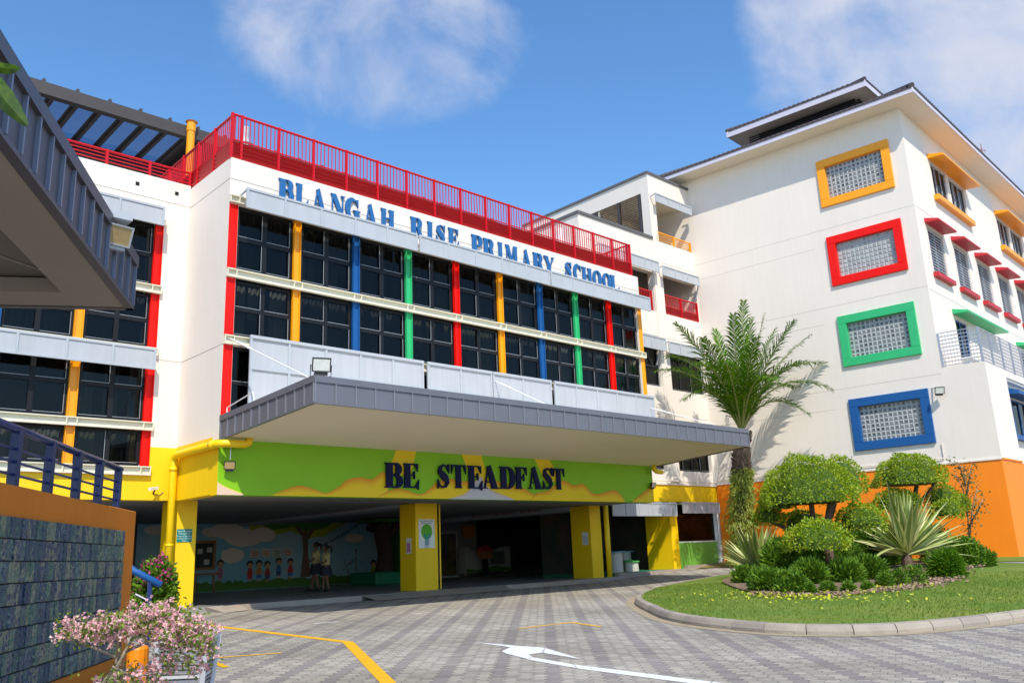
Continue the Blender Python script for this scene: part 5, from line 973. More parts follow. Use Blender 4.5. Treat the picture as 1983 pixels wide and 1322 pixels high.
# ================================================================= PLANTS
def shell(c, r, n, lo=-.2, thick=.12):
    u = rng.random(n); ph = lo+(1-lo)*u; th = rng.random(n)*2*math.pi; s_ = np.sqrt(1-ph**2)
    d = np.stack([s_*np.cos(th), s_*np.sin(th), ph], 1); k = 1-thick*rng.random((n, 1))**1.5+.05*np.sin(th*5+ph*7)[:, None]*.6
    return np.array(c)+d*np.array(r)*k, d/np.array(r)*np.mean(r)
def clump(mb, c, r, n, L=.062, Wd=.042, lo=-.2, core=True, mi=0, cm=1):
    p, d = shell(c, r, n, lo); u = (p-np.array(c))/np.array(r); f = 1+.035*np.sin(u[:, 0]*7+u[:, 1]*5+c[0])+.05*np.sin(u[:, 1]*9-u[:, 2]*6+c[1])+.03*np.sin(u[:, 2]*14+u[:, 0]*11)
    f = f[:, None]*np.stack([1-.2*np.clip(u[:, 2], 0, 1)**1.3]*2+[1+0*u[:, 2]], 1); p = np.array(c)+(p-np.array(c))*f; keep = np.sin(u[:, 0]*13+c[1]*3)*np.sin(u[:, 1]*12+u[:, 2]*8+c[0]) < .93; p = p[keep]; d = d[keep]
    k = rng.random(len(p)) < .05; mb.leaves(p[~k], d[~k]+np.array((0, 0, .15)), L, Wd, mi, jit=.6); mb.leaves(p[k]+d[k]*.04, d[k]+np.array((0, 0, .4)), L*1.25, Wd*.9, mi, jit=.6)
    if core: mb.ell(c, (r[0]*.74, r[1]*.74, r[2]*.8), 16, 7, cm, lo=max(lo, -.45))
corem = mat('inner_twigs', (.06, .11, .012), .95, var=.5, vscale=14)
def topiary(name, base, D, domes, trunks, label, grp):
    t_ = thing(name, label, 'clipped tree', base, grp)
    pm = FPX/D
    for px, top, bot, rx, dd, lo, q in domes:
        z0 = P(px, bot, D+dd); rr_ = rx/pm*(D+dd)/D; hz = (bot-top)/pm*(D+dd)/D
        if lo > -.5: c = z0+np.array((0, 0, hz*.16)); r = (rr_, rr_, hz*.86)
        else: c = z0+np.array((0, 0, hz*.5)); r = (rr_, rr_, hz*.52)
        mb = MB(); clump(mb, c, r, int(q*rr_*rr_*3800)+600, lo=lo); mb.build('crown', [leafA, corem], t_, calc=False)
    mb = MB()
    for pts, r0_, r1_ in trunks:
        pp = [P(x, y, D+dd) for x, y, dd in pts]; pp[0] = pp[0]-np.array((0, 0, .3)) if pts[0][1] > 1090 else pp[0]
        mb.tube(pp, list(np.linspace(r0_, r1_, len(pp))), 9)
    mb.build('trunk', bark, t_, smooth=True); return t_
topiary('clipped_tree', P(1605, 1128, 23.7), 23.7, [
 (1568, 884, 982, 92, 0, -.12, 1.15), (1632, 884, 955, 47, 1.3, -.2, 1), (1508, 930, 986, 32, .3, -.2, 1), (1491, 980, 1024, 30, .8, -.6, 1), (1556, 990, 1035, 40, 1.4, -.6, .8), (1583, 1008, 1060, 62, -1.6, -.3, 1.1), (1671, 978, 1042, 48, -.3, -.6, 1)],
 [([(1605, 1130, -.6), (1607, 1080, -.7), (1600, 1030, -.4), (1608, 980, 0), (1612, 950, 0)], .13, .09), ([(1600, 1040, -.4), (1575, 1010, 0), (1570, 965, 0)], .09, .07), ([(1604, 1050, -.4), (1625, 1030, -.3), (1665, 1020, -.3)], .07, .05), ([(1600, 1045, -.4), (1540, 1030, .4), (1492, 1010, .8)], .07, .04), ([(1610, 1000, 0), (1618, 970, .6), (1632, 945, 1.3)], .06, .05)],
 'clipped cloud-pruned tree with the broadest yellow-green dome, left of the blue framed window', 'cloud-pruned trees on the island')
topiary('clipped_tree', P(1745, 1098, 28.2), 28.2, [
 (1763, 880, 944, 67, 0, -.1, 1.2), (1740, 948, 1000, 44, -.4, -.6, 1), (1829, 940, 992, 31, .2, -.6, 1), (1838, 968, 1012, 30, -.8, -.6, 1), (1864, 958, 992, 16, .4, -.7, 1), (1700, 1000, 1050, 30, .6, -.7, .6)],
 [([(1748, 1100, 0), (1752, 1040, 0), (1768, 985, .1), (1775, 940, 0)], .13, .07), ([(1768, 985, .1), (1800, 950, .1), (1812, 932, .1)], .05, .04), ([(1756, 1030, 0), (1800, 1000, .1), (1832, 990, .1)], .07, .04), ([(1755, 1010, 0), (1742, 985, -.3)], .06, .05), ([(1830, 990, .1), (1862, 980, .4)], .04, .03)],
 'clipped cloud-pruned tree with smaller dome, right of the broad one, before the orange wall', 'cloud-pruned trees on the island')
def bush(name, px, top, bot, rx, D, label, m=leafD, L=.11, Wd=.05, dens=1.0, grp=None, spiky=False, flowers=None, cat='shrub', z0=None):
    b0 = P(px, bot, D); pm = FPX/D; r = rx/pm; h = (bot-top)/pm
    t_ = thing(name, label, cat, b0, grp); mb = MB()
    k = max(1, int(dens*5))
    for i in range(k):
        a = rng.random()*2*math.pi; q = rng.random()**.5*r*.5; c = b0+np.array((q*math.cos(a), q*math.sin(a), h*rng.uniform(.35, .55))); rr_ = np.array((r*.62, r*.62, h*.5))
        p, d = shell(c, rr_, int(dens*260*max(.3, r*r)*2.2)+60, lo=-.75, thick=.5); mb.leaves(p, d+np.array((0, 0, .5 if not spiky else -.1)), L, Wd, jit=.5)
    mb.build('foliage', [m], t_, calc=False)
    mb = MB(); 
    for i in range(5): a = rng.random()*6.28; mb.tube([b0-np.array((0, 0, .15)), b0+np.array((r*.25*math.cos(a), r*.25*math.sin(a), h*.7))], [.018, .008], 5)
    mb.build('stems', bark, t_)
    if flowers:
        mb = MB(); p, d = shell(b0+np.array((0, 0, h*.5)), (r*.85, r*.85, h*.52), 90, lo=-.1, thick=.1); p = np.repeat(p[rng.random(len(p)) < .35], 9, 0)+rng.normal(0, .035, (0+9*0+len(np.repeat(p[:0], 9, 0)) or 1, 3))*0; p = p+rng.normal(0, .035, p.shape); mb.leaves(p, rng.normal(0, 1, p.shape), .06, .05); mb.build('flowers', flowers, t_, calc=False)
    return t_
hg = 'small hedge plants edging the planting bed'
bush('hedge_plant', 1447, 1098, 1140, 30, 23.0, 'dark leafy hedge clump at the far left end of the island bed', dens=1.3, grp=hg)
bush('hedge_plant', 1492, 1102, 1156, 42, 19.6, 'widest dark leafy hedge clump below the left agave', dens=2.0, grp=hg)
bush('hedge_plant', 1535, 1108, 1162, 30, 18.4, 'dark leafy hedge clump left of the broad clipped tree trunk', dens=1.5, grp=hg)
for i, (x, t0, b0, w_, D) in enumerate(((1570, 1132, 1163, 12, 17.9), (1605, 1128, 1158, 13, 18.7), (1645, 1128, 1160, 13, 18.3), (1683, 1128, 1156, 13, 18.7), (1716, 1110, 1150, 17, 19.8), (1742, 1100, 1147, 19, 20), (1774, 1098, 1142, 26, 20.6))):
    bush('hedge_plant', x, t0, b0, w_, D, ['smallest green hedge seedling, first from the left of the row on the chips', 'green hedge seedling directly below the broad tree trunk', 'green hedge seedling third from the left of the row on the chips', 'green hedge seedling just left of the drooping agave leaf tip end of the row', 'leafy hedge seedling below the stump of the right agave', 'taller leafy hedge plant below the right agave with an orange bloom', 'widest leafy hedge plant at the foot of the stone lantern'][i], dens=.9, L=.08, Wd=.035, grp=hg)
bush('leafy_shrub', 1835, 1068, 1128, 32, 22.6, 'rounded bright green shrub with narrow leaves right of the stone lantern', m=leafP, L=.16, Wd=.03, dens=2, spiky=True, grp='shrubs at the right of the island')
bush('leafy_shrub', 1862, 1040, 1102, 42, 26.6, 'larger dark green shrub below the thin tree by the orange wall', dens=2, grp='shrubs at the right of the island')
bush('leafy_shrub', 1907, 1066, 1101, 22, 26.5, 'small dark green shrub at the right end of the island bed', dens=1.4, grp='shrubs at the right of the island')
bush('leafy_shrub', 1815, 1020, 1095, 34, 28, 'dark shrub directly behind the stone lantern', dens=1.6, grp='shrubs at the right of the island')
for x, t0, b0, w_, D, s in ((1670, 1035, 1118, 44, 27.2, 'fan leaved palm shrub in shade between the two agaves, nearest clump'), (1712, 1040, 1112, 36, 28.0, 'fan leaved palm shrub close behind the right agave stump'), (1640, 1060, 1122, 34, 26.2, 'fan leaved palm shrub right of the broad tree trunk')):
    bush('palm_shrub', x, t0, b0, w_, D, s, m=leafD, L=.36, Wd=.028, dens=2.6, spiky=True, grp='shade palms under the clipped trees')
for x, t0, b0, w_, D, s in ((1572, 1092, 1146, 30, 21.4, 'low dark shrub added in place of shade before the broad tree trunk, left side'), (1640, 1090, 1142, 30, 21.6, 'low dark shrub added in place of shade before the broad tree trunk, right side'), (1690, 1085, 1136, 28, 22.6, 'low dark shrub added in place of shade below and left of the right agave stump'), (1520, 1050, 1140, 36, 23.0, 'very dark shrub between the left agave and the broad tree trunk'), (1630, 1062, 1124, 34, 25.4, 'very dark shrub right of the broad tree trunk'), (1700, 1050, 1110, 34, 27.6, 'very dark shrub left of the right agave stump'), (1545, 1055, 1135, 40, 24.5, 'very dark shrub in the shade left of the broad tree trunk'), (1505, 1050, 1120, 36, 26.5, 'very dark shrub behind the left agave'), (1575, 1060, 1130, 34, 26, 'very dark shrub directly behind the broad tree trunk')):  # first three are added to cover sunlit mulch where only shade belongs
    bush('shade_shrub', x, t0, b0, w_, D, s, L=.2, Wd=.05, dens=2.4, grp='dark shrubs under the clipped trees')
# agaves
def agave(px, base, D, tips, label, stump):
    pm = FPX/D; c = P(px, base, D); t_ = thing('agave', label, 'agave', c-np.array((0, 0, stump)), 'variegated agaves on the island')
    mb = MB(); vm_ = np.array((0, 0, 1.0))
    for tx, ty, dd, sag in tips:
        T = P(tx, ty, D+dd); L = np.linalg.norm(T-c); mid = (c+T)/2+np.array((0, 0, sag*L)); n = 9; side = np.cross(T-c, vm_); side = side/max(np.linalg.norm(side), 1e-3)
        tw = rng.uniform(-.5, .5); side = side*math.cos(tw)+np.cross((T-c)/L, side)*math.sin(tw)
        Lr = []
        for i in range(n+1):
            s_ = i/n; q = c*(1-s_)**2+2*mid*s_*(1-s_)+T*s_*s_; w_ = .15*L**.35*(.55+.75*math.sin(math.pi*min(1, s_*1.15+.1)))*(1-s_**3.5)+.003; nn = np.cross(T-c, side); nn /= np.linalg.norm(nn)
            Lr.append([q-side*w_/2+nn*w_*.25, q-side*w_*.22+nn*w_*.06, q, q+side*w_*.22+nn*w_*.06, q+side*w_/2+nn*w_*.25])
        vs = [v for r_ in Lr for v in r_]
        for j in range(4): 
            vv = []
            for r_ in Lr: vv += [r_[j], r_[j+1]]
            mb.add(vv, [(2*i, 2*i+1, 2*i+3, 2*i+2) for i in range(n)], 0 if j in (0, 3) else 1)
    o = mb.build('leaves', [agav, agavg], t_, smooth=True, calc=False)
    mb = MB(); mb.tube([c-np.array((0, 0, stump+.2)), c-np.array((0, 0, stump*.4)), c+np.array((0, 0, .12))], [.14, .17, .08], 10); mb.build('stump', bark, t_)
def fan(px, base, rad, a0, a1, n, jr=.12, dspread=1.0):
    o = []
    for i in range(n): a = a0+(a1-a0)*(i+.5)/n+rng.normal(0, .05); r_ = rad(a)*(1+rng.normal(0, jr)); o.append((px+r_*math.cos(a), base-r_*math.sin(a), rng.uniform(-dspread, dspread), .10 if math.sin(a) > .5 else .08))
    return o
agave(1755, 1072, 26.0, fan(1755, 1072, lambda a: 120-12*abs(math.cos(a)), .12, 3.0, 52, dspread=1.2)+[(1902, 1079, -1.2, .10), (1890, 1050, -.6, .05), (1850, 1000, -.8, .02), (1664, 1124, -2.6, .25), (1668, 1046, .3, .12), (1872, 1020, .3, .02), (1865, 1040, .6, .02), (1695, 1000, -.3, 0), (1690, 1075, .5, .1), (1878, 1028, -.8, .03), (1765, 955, 0, 0), (1728, 960, .2, 0), (1800, 962, 0, 0)], 'large pale striped agave with long spread leaves in front of the stone lantern', .45)
agave(1468, 1104, 26.5, fan(1468, 1104, lambda a: 92, .35, 2.85, 34, dspread=1.0)+[(1385, 1046, 0, .04), (1400, 1078, .3, .05), (1395, 1090, -.6, .06), (1540, 1062, -.3, .06), (1525, 1040, .4, .03), (1417, 1015, 0, 0), (1490, 1006, 0, 0), (1515, 1012, 0, 0)], 'smaller striped agave at the left end of the planting bed below the palm', .3)
# palm
PD = 34.2; cb = P(1437, 838, PD); base = P(1434, 1084, PD); base = np.array((base[0], base[1], G(base[0], base[1])))
palm = thing('date_palm', 'tall feathery palm with arching green fronds in front of the white end wall', 'palm', base)
mb = MB(); tp = [base, base+(cb-base)*.3, base+(cb-base)*.62, base+(cb-base)*.85, cb]; mb.tube(tp, [.24, .22, .27, .36, .22], 12)
for i in range(90):
    s_ = rng.uniform(.5, .97); a = rng.random()*6.28; c = base+(cb-base)*s_; d = np.array((math.cos(a), math.sin(a), 0)); mb.bar(c+d*.22, c+d*(.38+.05*rng.random())+np.array((0, 0, .25)), .09, .05)
mb.build('trunk', bark, palm, smooth=False)
tips = [(1440, 586, 0, .0), (1480, 610, .8, .0), (1537, 622, -1, .06), (1568, 650, .8, .08), (1608, 752, -.3, .27), (1596, 702, 1.4, .18), (1310, 628, .2, .1), (1270, 718, -.8, .2), (1345, 705, -2.6, .2), (1500, 735, -3.0, .25), (1400, 700, -3.2, .18), (1465, 655, -2.6, .08), (1385, 640, 2.0, .03), (1340, 745, 1.6, .24), (1545, 750, 2.0, .22), (1420, 612, -1.0, 0), (1560, 700, -2.0, .17), (1362, 655, -1.6, .08), (1500, 640, 1.6, .05), (1292, 690, 1.4, .2), (1325, 772, -1.2, .30), (1565, 800, -.8, .33), (1455, 620, 1.8, .0)]
for tx, ty, dd, sg_ in tips:
    T = P(tx, ty, PD+dd); L = np.linalg.norm(T-cb); ctl = cb+(T-cb)*.40+np.array((0, 0, L*(.10+sg_*1.7))); n = 34; pts_ = [cb*(1-s_)**2+2*ctl*s_*(1-s_)+T*s_*s_ for s_ in np.linspace(0, 1, n)]
    mb = MB(); mb.tube(pts_, list(np.linspace(.045, .008, n)), 5, 1, cap=False); A_, Dd = [], []
    V = []; Fc = []
    for i in range(4, n):
        for sub in (0, .5):
            q = pts_[i] if not sub else (pts_[i]+pts_[min(i+1, n-1)])/2; d = pts_[i]-pts_[i-1]; d /= np.linalg.norm(d); sd = np.cross(d, (0, 0, 1)); sd /= np.linalg.norm(sd)+1e-6; upv = np.cross(sd, d)
            s_ = i/n; l = .80*(math.sin(math.pi*(s_*.85+.12)))**.8+.06
            for g_ in (-1, 1):
                dr = sd*g_*(.7+rng.normal(0, .08))+d*(.85+rng.normal(0, .08))+upv*(.05+rng.normal(0, .16)); dr /= np.linalg.norm(dr); ll = l*rng.uniform(.85, 1.1); m_ = q+dr*ll*.55; e = q+dr*ll+np.array((0, 0, -ll*.22)); wv = np.cross(dr, upv); wv = wv/(np.linalg.norm(wv)+1e-6)*.024
                b_ = len(V); V += [q-wv*.6, q+wv*.6, m_+wv, m_-wv, e]; Fc += [(b_, b_+1, b_+2, b_+3), (b_+3, b_+2, b_+4)]
    mb.add(V, Fc, 0); mb.build('frond', [leafP, mat('frond_rib', (.22, .24, .06), .5)], palm, calc=False)
fern = thing('trunk_fern', 'yellow-green ferns clinging to the lower palm trunk', 'fern', base+(cb-base)*.3)
mb = MB(); n = 5200; s_ = rng.random(n)**.9*.72+.02; a = rng.random(n)*6.28; rad_ = .25+.40*rng.random(n)*(.5+.5*np.sin(s_*17+a)**2)*(1.25-s_); c = base+(cb-base)*s_[:, None]; p = c+np.stack([np.cos(a)*rad_, np.sin(a)*rad_, 0*a], 1); d = np.stack([np.cos(a)*.5, np.sin(a)*.5, -.75+0*a], 1); mb.leaves(p, d, .17, .035, jit=.3)
for i in range(26):
    s1 = rng.uniform(.1, .7); a1 = rng.random()*6.28; c = base+(cb-base)*s1+np.array((math.cos(a1), math.sin(a1), 0))*.25; o_ = np.array((math.cos(a1), math.sin(a1), 0)); ln = rng.uniform(.4, .8)
    k = np.linspace(0, 1, 16)[:, None]; q = c+o_*k*ln*.8+np.array((0, 0, 1))*(k*.35-k*k*.75)*ln; mb.leaves(np.repeat(q, 4, 0), np.tile(np.array([(o_[1], -o_[0], -.2), (-o_[1], o_[0], -.2)]*2), (16, 1)), .11, .03, jit=.2)
mb.build('fronds', leafY, fern, calc=False)
# sparse thin tree
tt = thing('thin_tree', 'sparse young tree with reddish leaves and pale stems against the orange wall', 'tree', P(1878, 1088, 28.8)); D = 28.8
mb = MB(); tw = [[(1878, 1090), (1876, 1030), (1872, 970), (1868, 905)], [(1877, 1050), (1882, 990), (1893, 940)], [(1874, 1000), (1866, 950), (1850, 915)], [(1876, 1020), (1895, 985), (1904, 965)], [(1872, 960), (1878, 920), (1882, 900)], [(1870, 940), (1858, 900), (1838, 893)]]
lp = []
for w_ in tw:
    pp = [P(x, y, D+rng.uniform(-.25, .25)) for x, y in w_]; mb.tube(pp, list(np.linspace(.03, .01, len(pp))), 6)
    for a_, b_ in zip(pp[1:-1] if len(pp) > 3 else pp[:-1], pp[2:] if len(pp) > 3 else pp[1:]):
        for s_ in rng.random(44): lp.append(a_+(b_-a_)*s_+rng.normal(0, .15, 3))
mb.build('trunk', barkl, tt, smooth=True); mb = MB(); lp = np.array(lp); mb.leaves(lp, rng.normal(0, 1, lp.shape), .10, .055); mb.build('crown', mat('reddish_leaf', (.22, .12, .03), .5, col2=(.14, .16, .03), island=True), tt, calc=False)
# stone lantern
sl_ = thing('stone_lantern', 'grey stone garden lantern half hidden behind the large agave', 'lantern', P(1806, 1108, 27.6)); c = P(1806, 1108, 27.6); stn = mat('lantern_stone', (.36, .34, .32), .9, var=.4, vscale=12, bump=.4)
Z = lambda z: c+np.array((0, 0, z))
mb = MB(); mb.tube([Z(-.1), Z(.12), Z(.2), Z(.62), Z(.68)], [.22, .2, .12, .1, .16], 12); mb.build('shaft', stn, sl_); mb = MB(); mb.tube([Z(.68), Z(.74), Z(.75)], [.2, .27, .24], 6); mb.build('platform', stn, sl_)
mb = MB(); 
for i in range(4): a = i*math.pi/2+.4; q = np.array((math.cos(a), math.sin(a), 0))*.15; mb.bar(Z(.75)+q, Z(1.05)+q, .07)
mb.build('light_box', stn, sl_); mb = MB(); mb.tube([Z(1.03), Z(1.06), Z(1.16), Z(1.26), Z(1.30), Z(1.36), Z(1.42)], [.32, .33, .2, .08, .05, .075, .01], 12); mb.build('cap', stn, sl_)
# bush by the handrail
bush('flowering_bush', 298, 1084, 1192, 40, 15.2, 'dark bush with a few magenta flowers behind the blue handrail', dens=2.2, L=.08, Wd=.045, flowers=petald, cat='bush')
# pink bonsai in the foreground
D = 5.0; fb = thing('flowering_shrub', 'bonsai-like bougainvillea covered in pale pink flowers in the foreground', 'flowering shrub', P(215, 1450, D))
mb = MB(); 
for w_, r0_ in (([(165, 1440, 0), (195, 1330, 0), (222, 1290, 0), (232, 1262, 0), (232, 1225, .05)], .016), ([(180, 1440, -.03), (212, 1320, -.05), (240, 1265, -.05), (262, 1225, 0)], .015), ([(232, 1275, 0), (205, 1262, .02), (165, 1248, .05), (135, 1225, .05)], .012), ([(240, 1262, -.02), (290, 1240, 0), (345, 1235, .05), (385, 1245, .05)], .011), ([(218, 1290, -.05), (260, 1310, -.1), (310, 1300, -.12)], .008), ([(345, 1235, .05), (350, 1262, .02), (372, 1275, 0)], .008), ([(262, 1225, 0), (300, 1195, .05), (330, 1185, .1)], .01), ([(300, 1320, -.1), (330, 1285, -.1), (350, 1270, -.1)], .007)):
    pp = [P(x, y, D+d) for x, y, d in w_]; mb.tube(pp, list(np.linspace(r0_, r0_*.45, len(pp))), 7)
mb.build('branches', barkl, fb, smooth=True)
fl = []; lf = []
for x, y, rx, ry, dr, n in ((140, 1218, 34, 26, .08, 105), (185, 1222, 36, 24, .1, 115), (225, 1205, 40, 20, .12, 140), (265, 1212, 45, 30, .14, 190), (310, 1185, 42, 22, .12, 140), (330, 1218, 50, 30, .14, 190), (375, 1212, 36, 28, .12, 120), (398, 1238, 26, 30, .1, 85), (350, 1245, 40, 14, .1, 70), (258, 1170, 12, 8, .04, 8), (385, 1290, 20, 12, .05, 22), (335, 1278, 40, 14, .08, 55), (270, 1300, 50, 16, .1, 80), (250, 1318, 70, 14, .1, 90), (300, 1340, 50, 20, .1, 60), (395, 1262, 20, 12, .05, 20)):
    for _ in range(int(n*.72)):
        q = P(x+rng.normal(0, rx*.5), y+rng.normal(0, ry*.5), D+rng.normal(0, dr)); (fl if rng.random() < .46 else lf).append(q)
F_ = []; 
for q in fl:
    for _ in range(3): F_.append(q+rng.normal(0, .010, 3))
F_ = np.array(F_); F_ = np.repeat(F_, 3, 0); mb = MB(); mb.leaves(F_, rng.normal(0, 1, F_.shape)+np.array((0, -.2, .2)), .019, .017, fold=.3, jit=.1); mb.build('flowers', petal, fb, calc=False)
lf = np.repeat(np.array(lf), 5, 0)+rng.normal(0, .018, (len(lf)*5, 3)); mb = MB(); mb.leaves(lf, rng.normal(0, 1, lf.shape)+np.array((0, 0, .3)), .026, .016, fold=.2); mb.build('leaves', mat('bright_leaf', (.09, .17, .015), .45, col2=(.28, .34, .04), island=True, trans=.3), fb, calc=False)
# planter and orange stand
pl_ = thing('metal_planter', 'light grey tapered planter of slatted metal behind the pink flowers', 'planter', P(350, 1360, 6.0)); D = 6.0
a = [P(300, 1240, D), P(398, 1256, D), P(398, 1256, D)+np.array((.25, .35, 0)), P(300, 1240, D)+np.array((.25, .35, 0))]; zt = a[0][2]; cc = sum(a)/4
a = [np.array((v[0], v[1], zt)) for v in a]; b_ = [np.array((cc[0]+(v[0]-cc[0])*.72, cc[1]+(v[1]-cc[1])*.72, zt-.5)) for v in a]
mb = MB()
for i in range(4): mb.bar(a[i], a[(i+1) % 4], .035); mb.bar(a[i], b_[i], .035); mb.bar(b_[i], b_[(i+1) % 4], .03); mb.bar(a[i]*.5+b_[i]*.5, a[(i+1) % 4]*.5+b_[(i+1) % 4]*.5, .02)
for x in b_: mb.bar(x, (x[0], x[1], -.35), .03)
mb.build('frame', mat('planter_frame', (.50, .50, .53), .5), pl_)
mb = MB()
for i in range(4):
    for j in range(1, 16):
        s_ = j/16; mb.bar(a[i]*(1-s_)+b_[i]*s_, a[(i+1) % 4]*(1-s_)+b_[(i+1) % 4]*s_, .012, .016)
mb.build('slats', mat('planter_slat', (.20, .21, .25), .4), pl_)
mb = MB(); mb.add([v-np.array((0, 0, .07)) for v in a], [(0, 1, 2, 3)]); mb.build('soil', mat('soil', (.16, .12, .10), .95, var=.5, vscale=20, bump=.8), pl_)
c = P(268, 1250, 6.3); mb = MB(); mb.tube([(c[0], c[1], -.4), (c[0], c[1], c[2]-.02), (c[0], c[1], c[2])], [.085, .075, .065], 14); tag(mb.build('bollard', mat('bright_orange', (.90, .27, .0), .5, var=.15, vscale=8)), 'bright orange post between the pink flowers and the grey planter', 'bollard')
# leaves poking in at the upper left, on a twig of a tree beside the camera
lt = thing('tree_branch', 'branch tip with two serrated green leaves at the upper left edge', 'branch', P(-160, 150, 2.6)); mb = MB()
def bigleaf(a, b, w, m_=0, droop=.02):
    a = np.array(a); b = np.array(b); d = b-a; L = np.linalg.norm(d); d /= L; sd = np.cross(d, fw); sd /= np.linalg.norm(sd); nn = np.cross(sd, d); V = []; n = 12
    for i in range(n+1):
        s_ = i/n; q = a+d*L*s_+nn*droop*math.sin(math.pi*s_); ww = w*math.sin(math.pi*min(1, s_*.92+.04))**.8*(1+.1*(i % 2)); V += [q-sd*ww+nn*ww*.35, q, q+sd*ww+nn*ww*.35]
    mb.add(V, [(3*i+j, 3*i+j+1, 3*i+j+4, 3*i+j+3) for i in range(n) for j in (0, 1)])
bigleaf(P(-45, 122, 2.6), P(39, 133, 2.58), .016); bigleaf(P(-40, 125, 2.6), P(52, 243, 2.55), .030, droop=-.02); bigleaf(P(-60, 120, 2.6), P(-110, 240, 2.6), .03); bigleaf(P(-80, 128, 2.6), P(-60, 40, 2.6), .03)
mb.build('leaves', mat('near_leaf', (.03, .085, .006), .35, var=.5, vscale=60, trans=.25, col2=(.12, .22, .015)), lt, calc=False)
mb = MB(); mb.tube([P(-30, 122, 2.6), P(-160, 150, 2.6), P(-400, 200, 2.6)], [.003, .006, .012], 6); mb.build('twig', bark, lt)

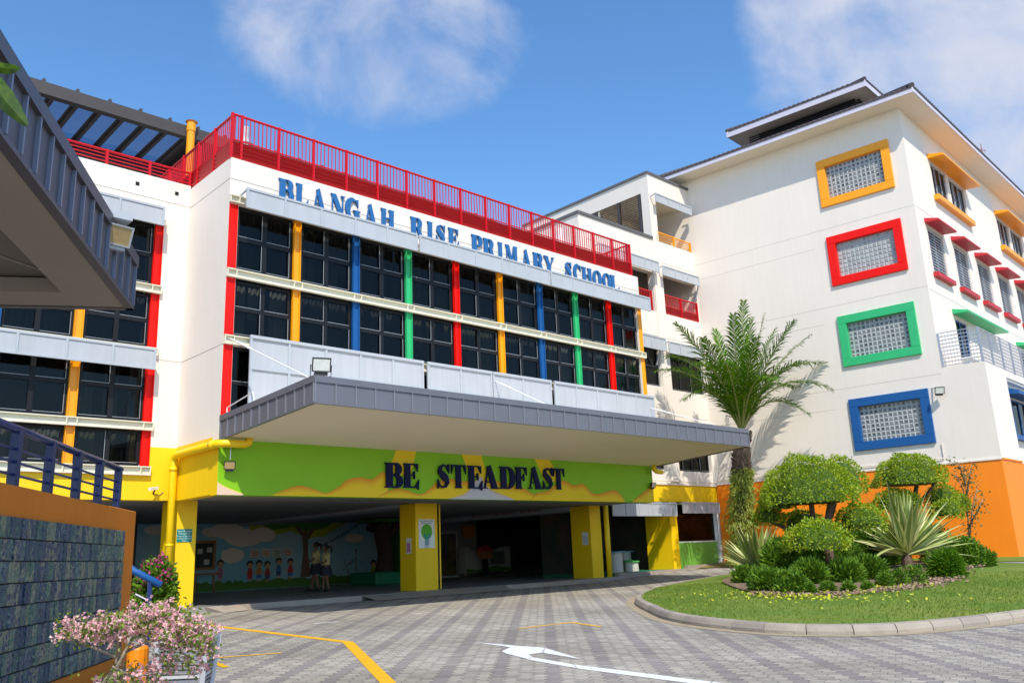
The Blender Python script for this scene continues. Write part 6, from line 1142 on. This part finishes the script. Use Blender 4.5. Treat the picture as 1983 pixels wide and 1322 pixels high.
# ================================================================= PEOPLE
def person(px, py, zf, D, H, yaw, label, lean=0.0, hold=None, stride=.12):
    b0 = P(px, py, D); b0 = np.array((b0[0], b0[1], zf)); t_ = thing('person', label, 'person', b0, 'two students in the foyer'); ca, sa = math.cos(yaw), math.sin(yaw); s = H/1.60
    def L(x, y, z): return b0+np.array(((x*ca-y*sa)*s, (x*sa+y*ca)*s, z*s))
    mb = MB(); T = lambda pts, rad, n=10: mb.tube([L(*p) for p in pts], [r*s for r in rad], n)
    T([(0, 0, .80), (0, 0, .92), (.0, 0, 1.02), (.01, 0, 1.16), (.0, 0, 1.27), (-.01, 0, 1.33)], [.10, .125, .10, .115, .11, .06], 14)
    T([(-.01, 0, 1.28), (.0, 0, 1.40)], [.05, .045])
    for y in (-.12, .12): mb.ell(L(-.01, y, 1.27), (.055*s, .055*s, .055*s), 10, 6)
    mb.ell(L(.02, 0, 1.49), (.088*s, .078*s, .112*s), 14, 10); mb.ell(L(.045, 0, 1.43), (.055*s, .05*s, .05*s), 10, 6)      # skull, jaw
    T([(.10, 0, 1.51), (.122, 0, 1.475), (.10, 0, 1.465)], [.008, .014, .008], 6)                                           # nose
    for y in (-.08, .08): mb.ell(L(.01, y, 1.48), (.012*s, .01*s, .025*s), 6, 4)                                          # ears
    for sd, fx in ((-1, stride), (1, -stride*.8)):
        T([(0, .07*sd, .88), (.02+fx*.5, .075*sd, .50), (fx*.9-.01, .075*sd, .10), (fx, .075*sd, .05)], [.085, .055, .033, .038]); T([(fx-.04, .075*sd, .04), (fx+.12, .08*sd, .03), (fx+.17, .08*sd, .025)], [.035, .035, .02], 8)
        hx, hz = (.26, 1.03+.04*sd); hy = .09*sd
        T([(-.01, .145*sd, 1.27), (.0, .185*sd, 1.02), (.13, .15*sd, .96), (hx, hy, hz)], [.042, .035, .028, .02], 8)
        mb.ell(L(hx+.04, hy*.85, hz+.02), (.04*s, .035*s, .018*s), 8, 5)
        for k in range(4): f = (k-1.5)*.018; ln = (.052, .06, .056, .044)[k]; T([(hx+.065, hy*.8+f, hz+.025), (hx+.075+ln*.5, hy*.7+f, hz+.03), (hx+.07+ln*.8, hy*.5+f, hz+.055)], [.009, .008, .007], 6)
        T([(hx+.02, hy*.85-.02*sd, hz+.03), (hx+.05, hy*.6-.02*sd, hz+.06), (hx+.075, hy*.45-.02*sd, hz+.07)], [.011, .009, .008], 6)
    body = mb.build('body', skin, t_, smooth=True); rm = body.modifiers.new('remesh', 'REMESH'); rm.mode = 'VOXEL'; rm.voxel_size = .008; rm.use_smooth_shade = True
    mb = MB(); T([(0, 0, .90), (.0, 0, 1.0), (.01, 0, 1.15), (.0, 0, 1.26), (-.01, 0, 1.335)], [.145, .132, .14, .142, .075], 18)
    for sd in (-1, 1): T([(-.01, .11*sd, 1.275), (-.005, .17*sd, 1.17), (.0, .185*sd, 1.10)], [.062, .06, .062], 12)
    mb.build('shirt', shirtm, t_, smooth=True)
    mb = MB(); n = 28
    rings = [(.94, .135, 0), (.88, .15, .005), (.72, .185, .012), (.55, .215, .02)]
    mb.add([L(r_*(1+w_/r_*math.cos(k*math.pi))*math.cos(2*math.pi*k/n), r_*.92*(1+w_/r_*math.cos(k*math.pi))*math.sin(2*math.pi*k/n), z) for z, r_, w_ in rings for k in range(n)], [(i*n+k, i*n+(k+1) % n, (i+1)*n+(k+1) % n, (i+1)*n+k) for i in range(3) for k in range(n)]); mb.build('skirt', skirtm, t_, smooth=True)
    for sd, fx in ((-1, stride), (1, -stride*.8)): mb = MB(); T([(fx-.06, .077*sd, .045), (fx+.0, .077*sd, .055), (fx+.10, .08*sd, .04), (fx+.18, .08*sd, .028)], [.036, .048, .044, .026], 10); mb.build('shoe', blackm, t_, smooth=True)
    mb = MB(); mb.ell(L(-.008, 0, 1.52), (.097*s, .088*s, .10*s), 14, 8, lo=-.7); T([(-.09, 0, 1.54), (-.15, 0, 1.53), (-.19, 0, 1.42), (-.17, 0, 1.30)], [.03, .045, .04, .01], 8); mb.build('hair', hairm, t_, smooth=True)
    for sd in (-1, 1): mb = MB(); mb.ell(L(.098, .032*sd, 1.50), (.008*s, .013*s, .007*s), 8, 5); mb.build('eye', blackm, t_)
    mb = MB(); mb.ell(L(.096, 0, 1.425), (.01*s, .022*s, .006*s), 8, 4); mb.build('mouth', mat('lips', (.22, .06, .05), .5), t_)
    return t_, L, s
yl = math.atan2(-rt[1], -rt[0])
_, L1_, s1_ = person(631, 1146, .12, 29.0, 1.54, yl+.15, 'girl in cream shirt and dark skirt, nearer of two students, holding a white booklet')
mb = MB(); q = L1_(.36, 0, 1.12); d1 = L1_(.36, .09, 1.12)-q; d2 = L1_(.42, 0, 1.22)-q; mb.add([q-d1-d2, q+d1-d2, q+d1+d2, q-d1+d2]+[v+np.array((.0, 0, .006)) for v in (q-d1-d2, q+d1-d2, q+d1+d2, q-d1+d2)], [(0, 1, 2, 3), (4, 5, 6, 7), (0, 1, 5, 4), (1, 2, 6, 5), (2, 3, 7, 6), (3, 0, 4, 7)]); tag(mb.build('booklet', whitem), 'small white booklet held in the hands of the nearer student', 'booklet')
person(611, 1143, .12, 29.9, 1.66, yl-.25, 'taller girl in cream shirt and dark skirt walking behind the nearer student', stride=.2)
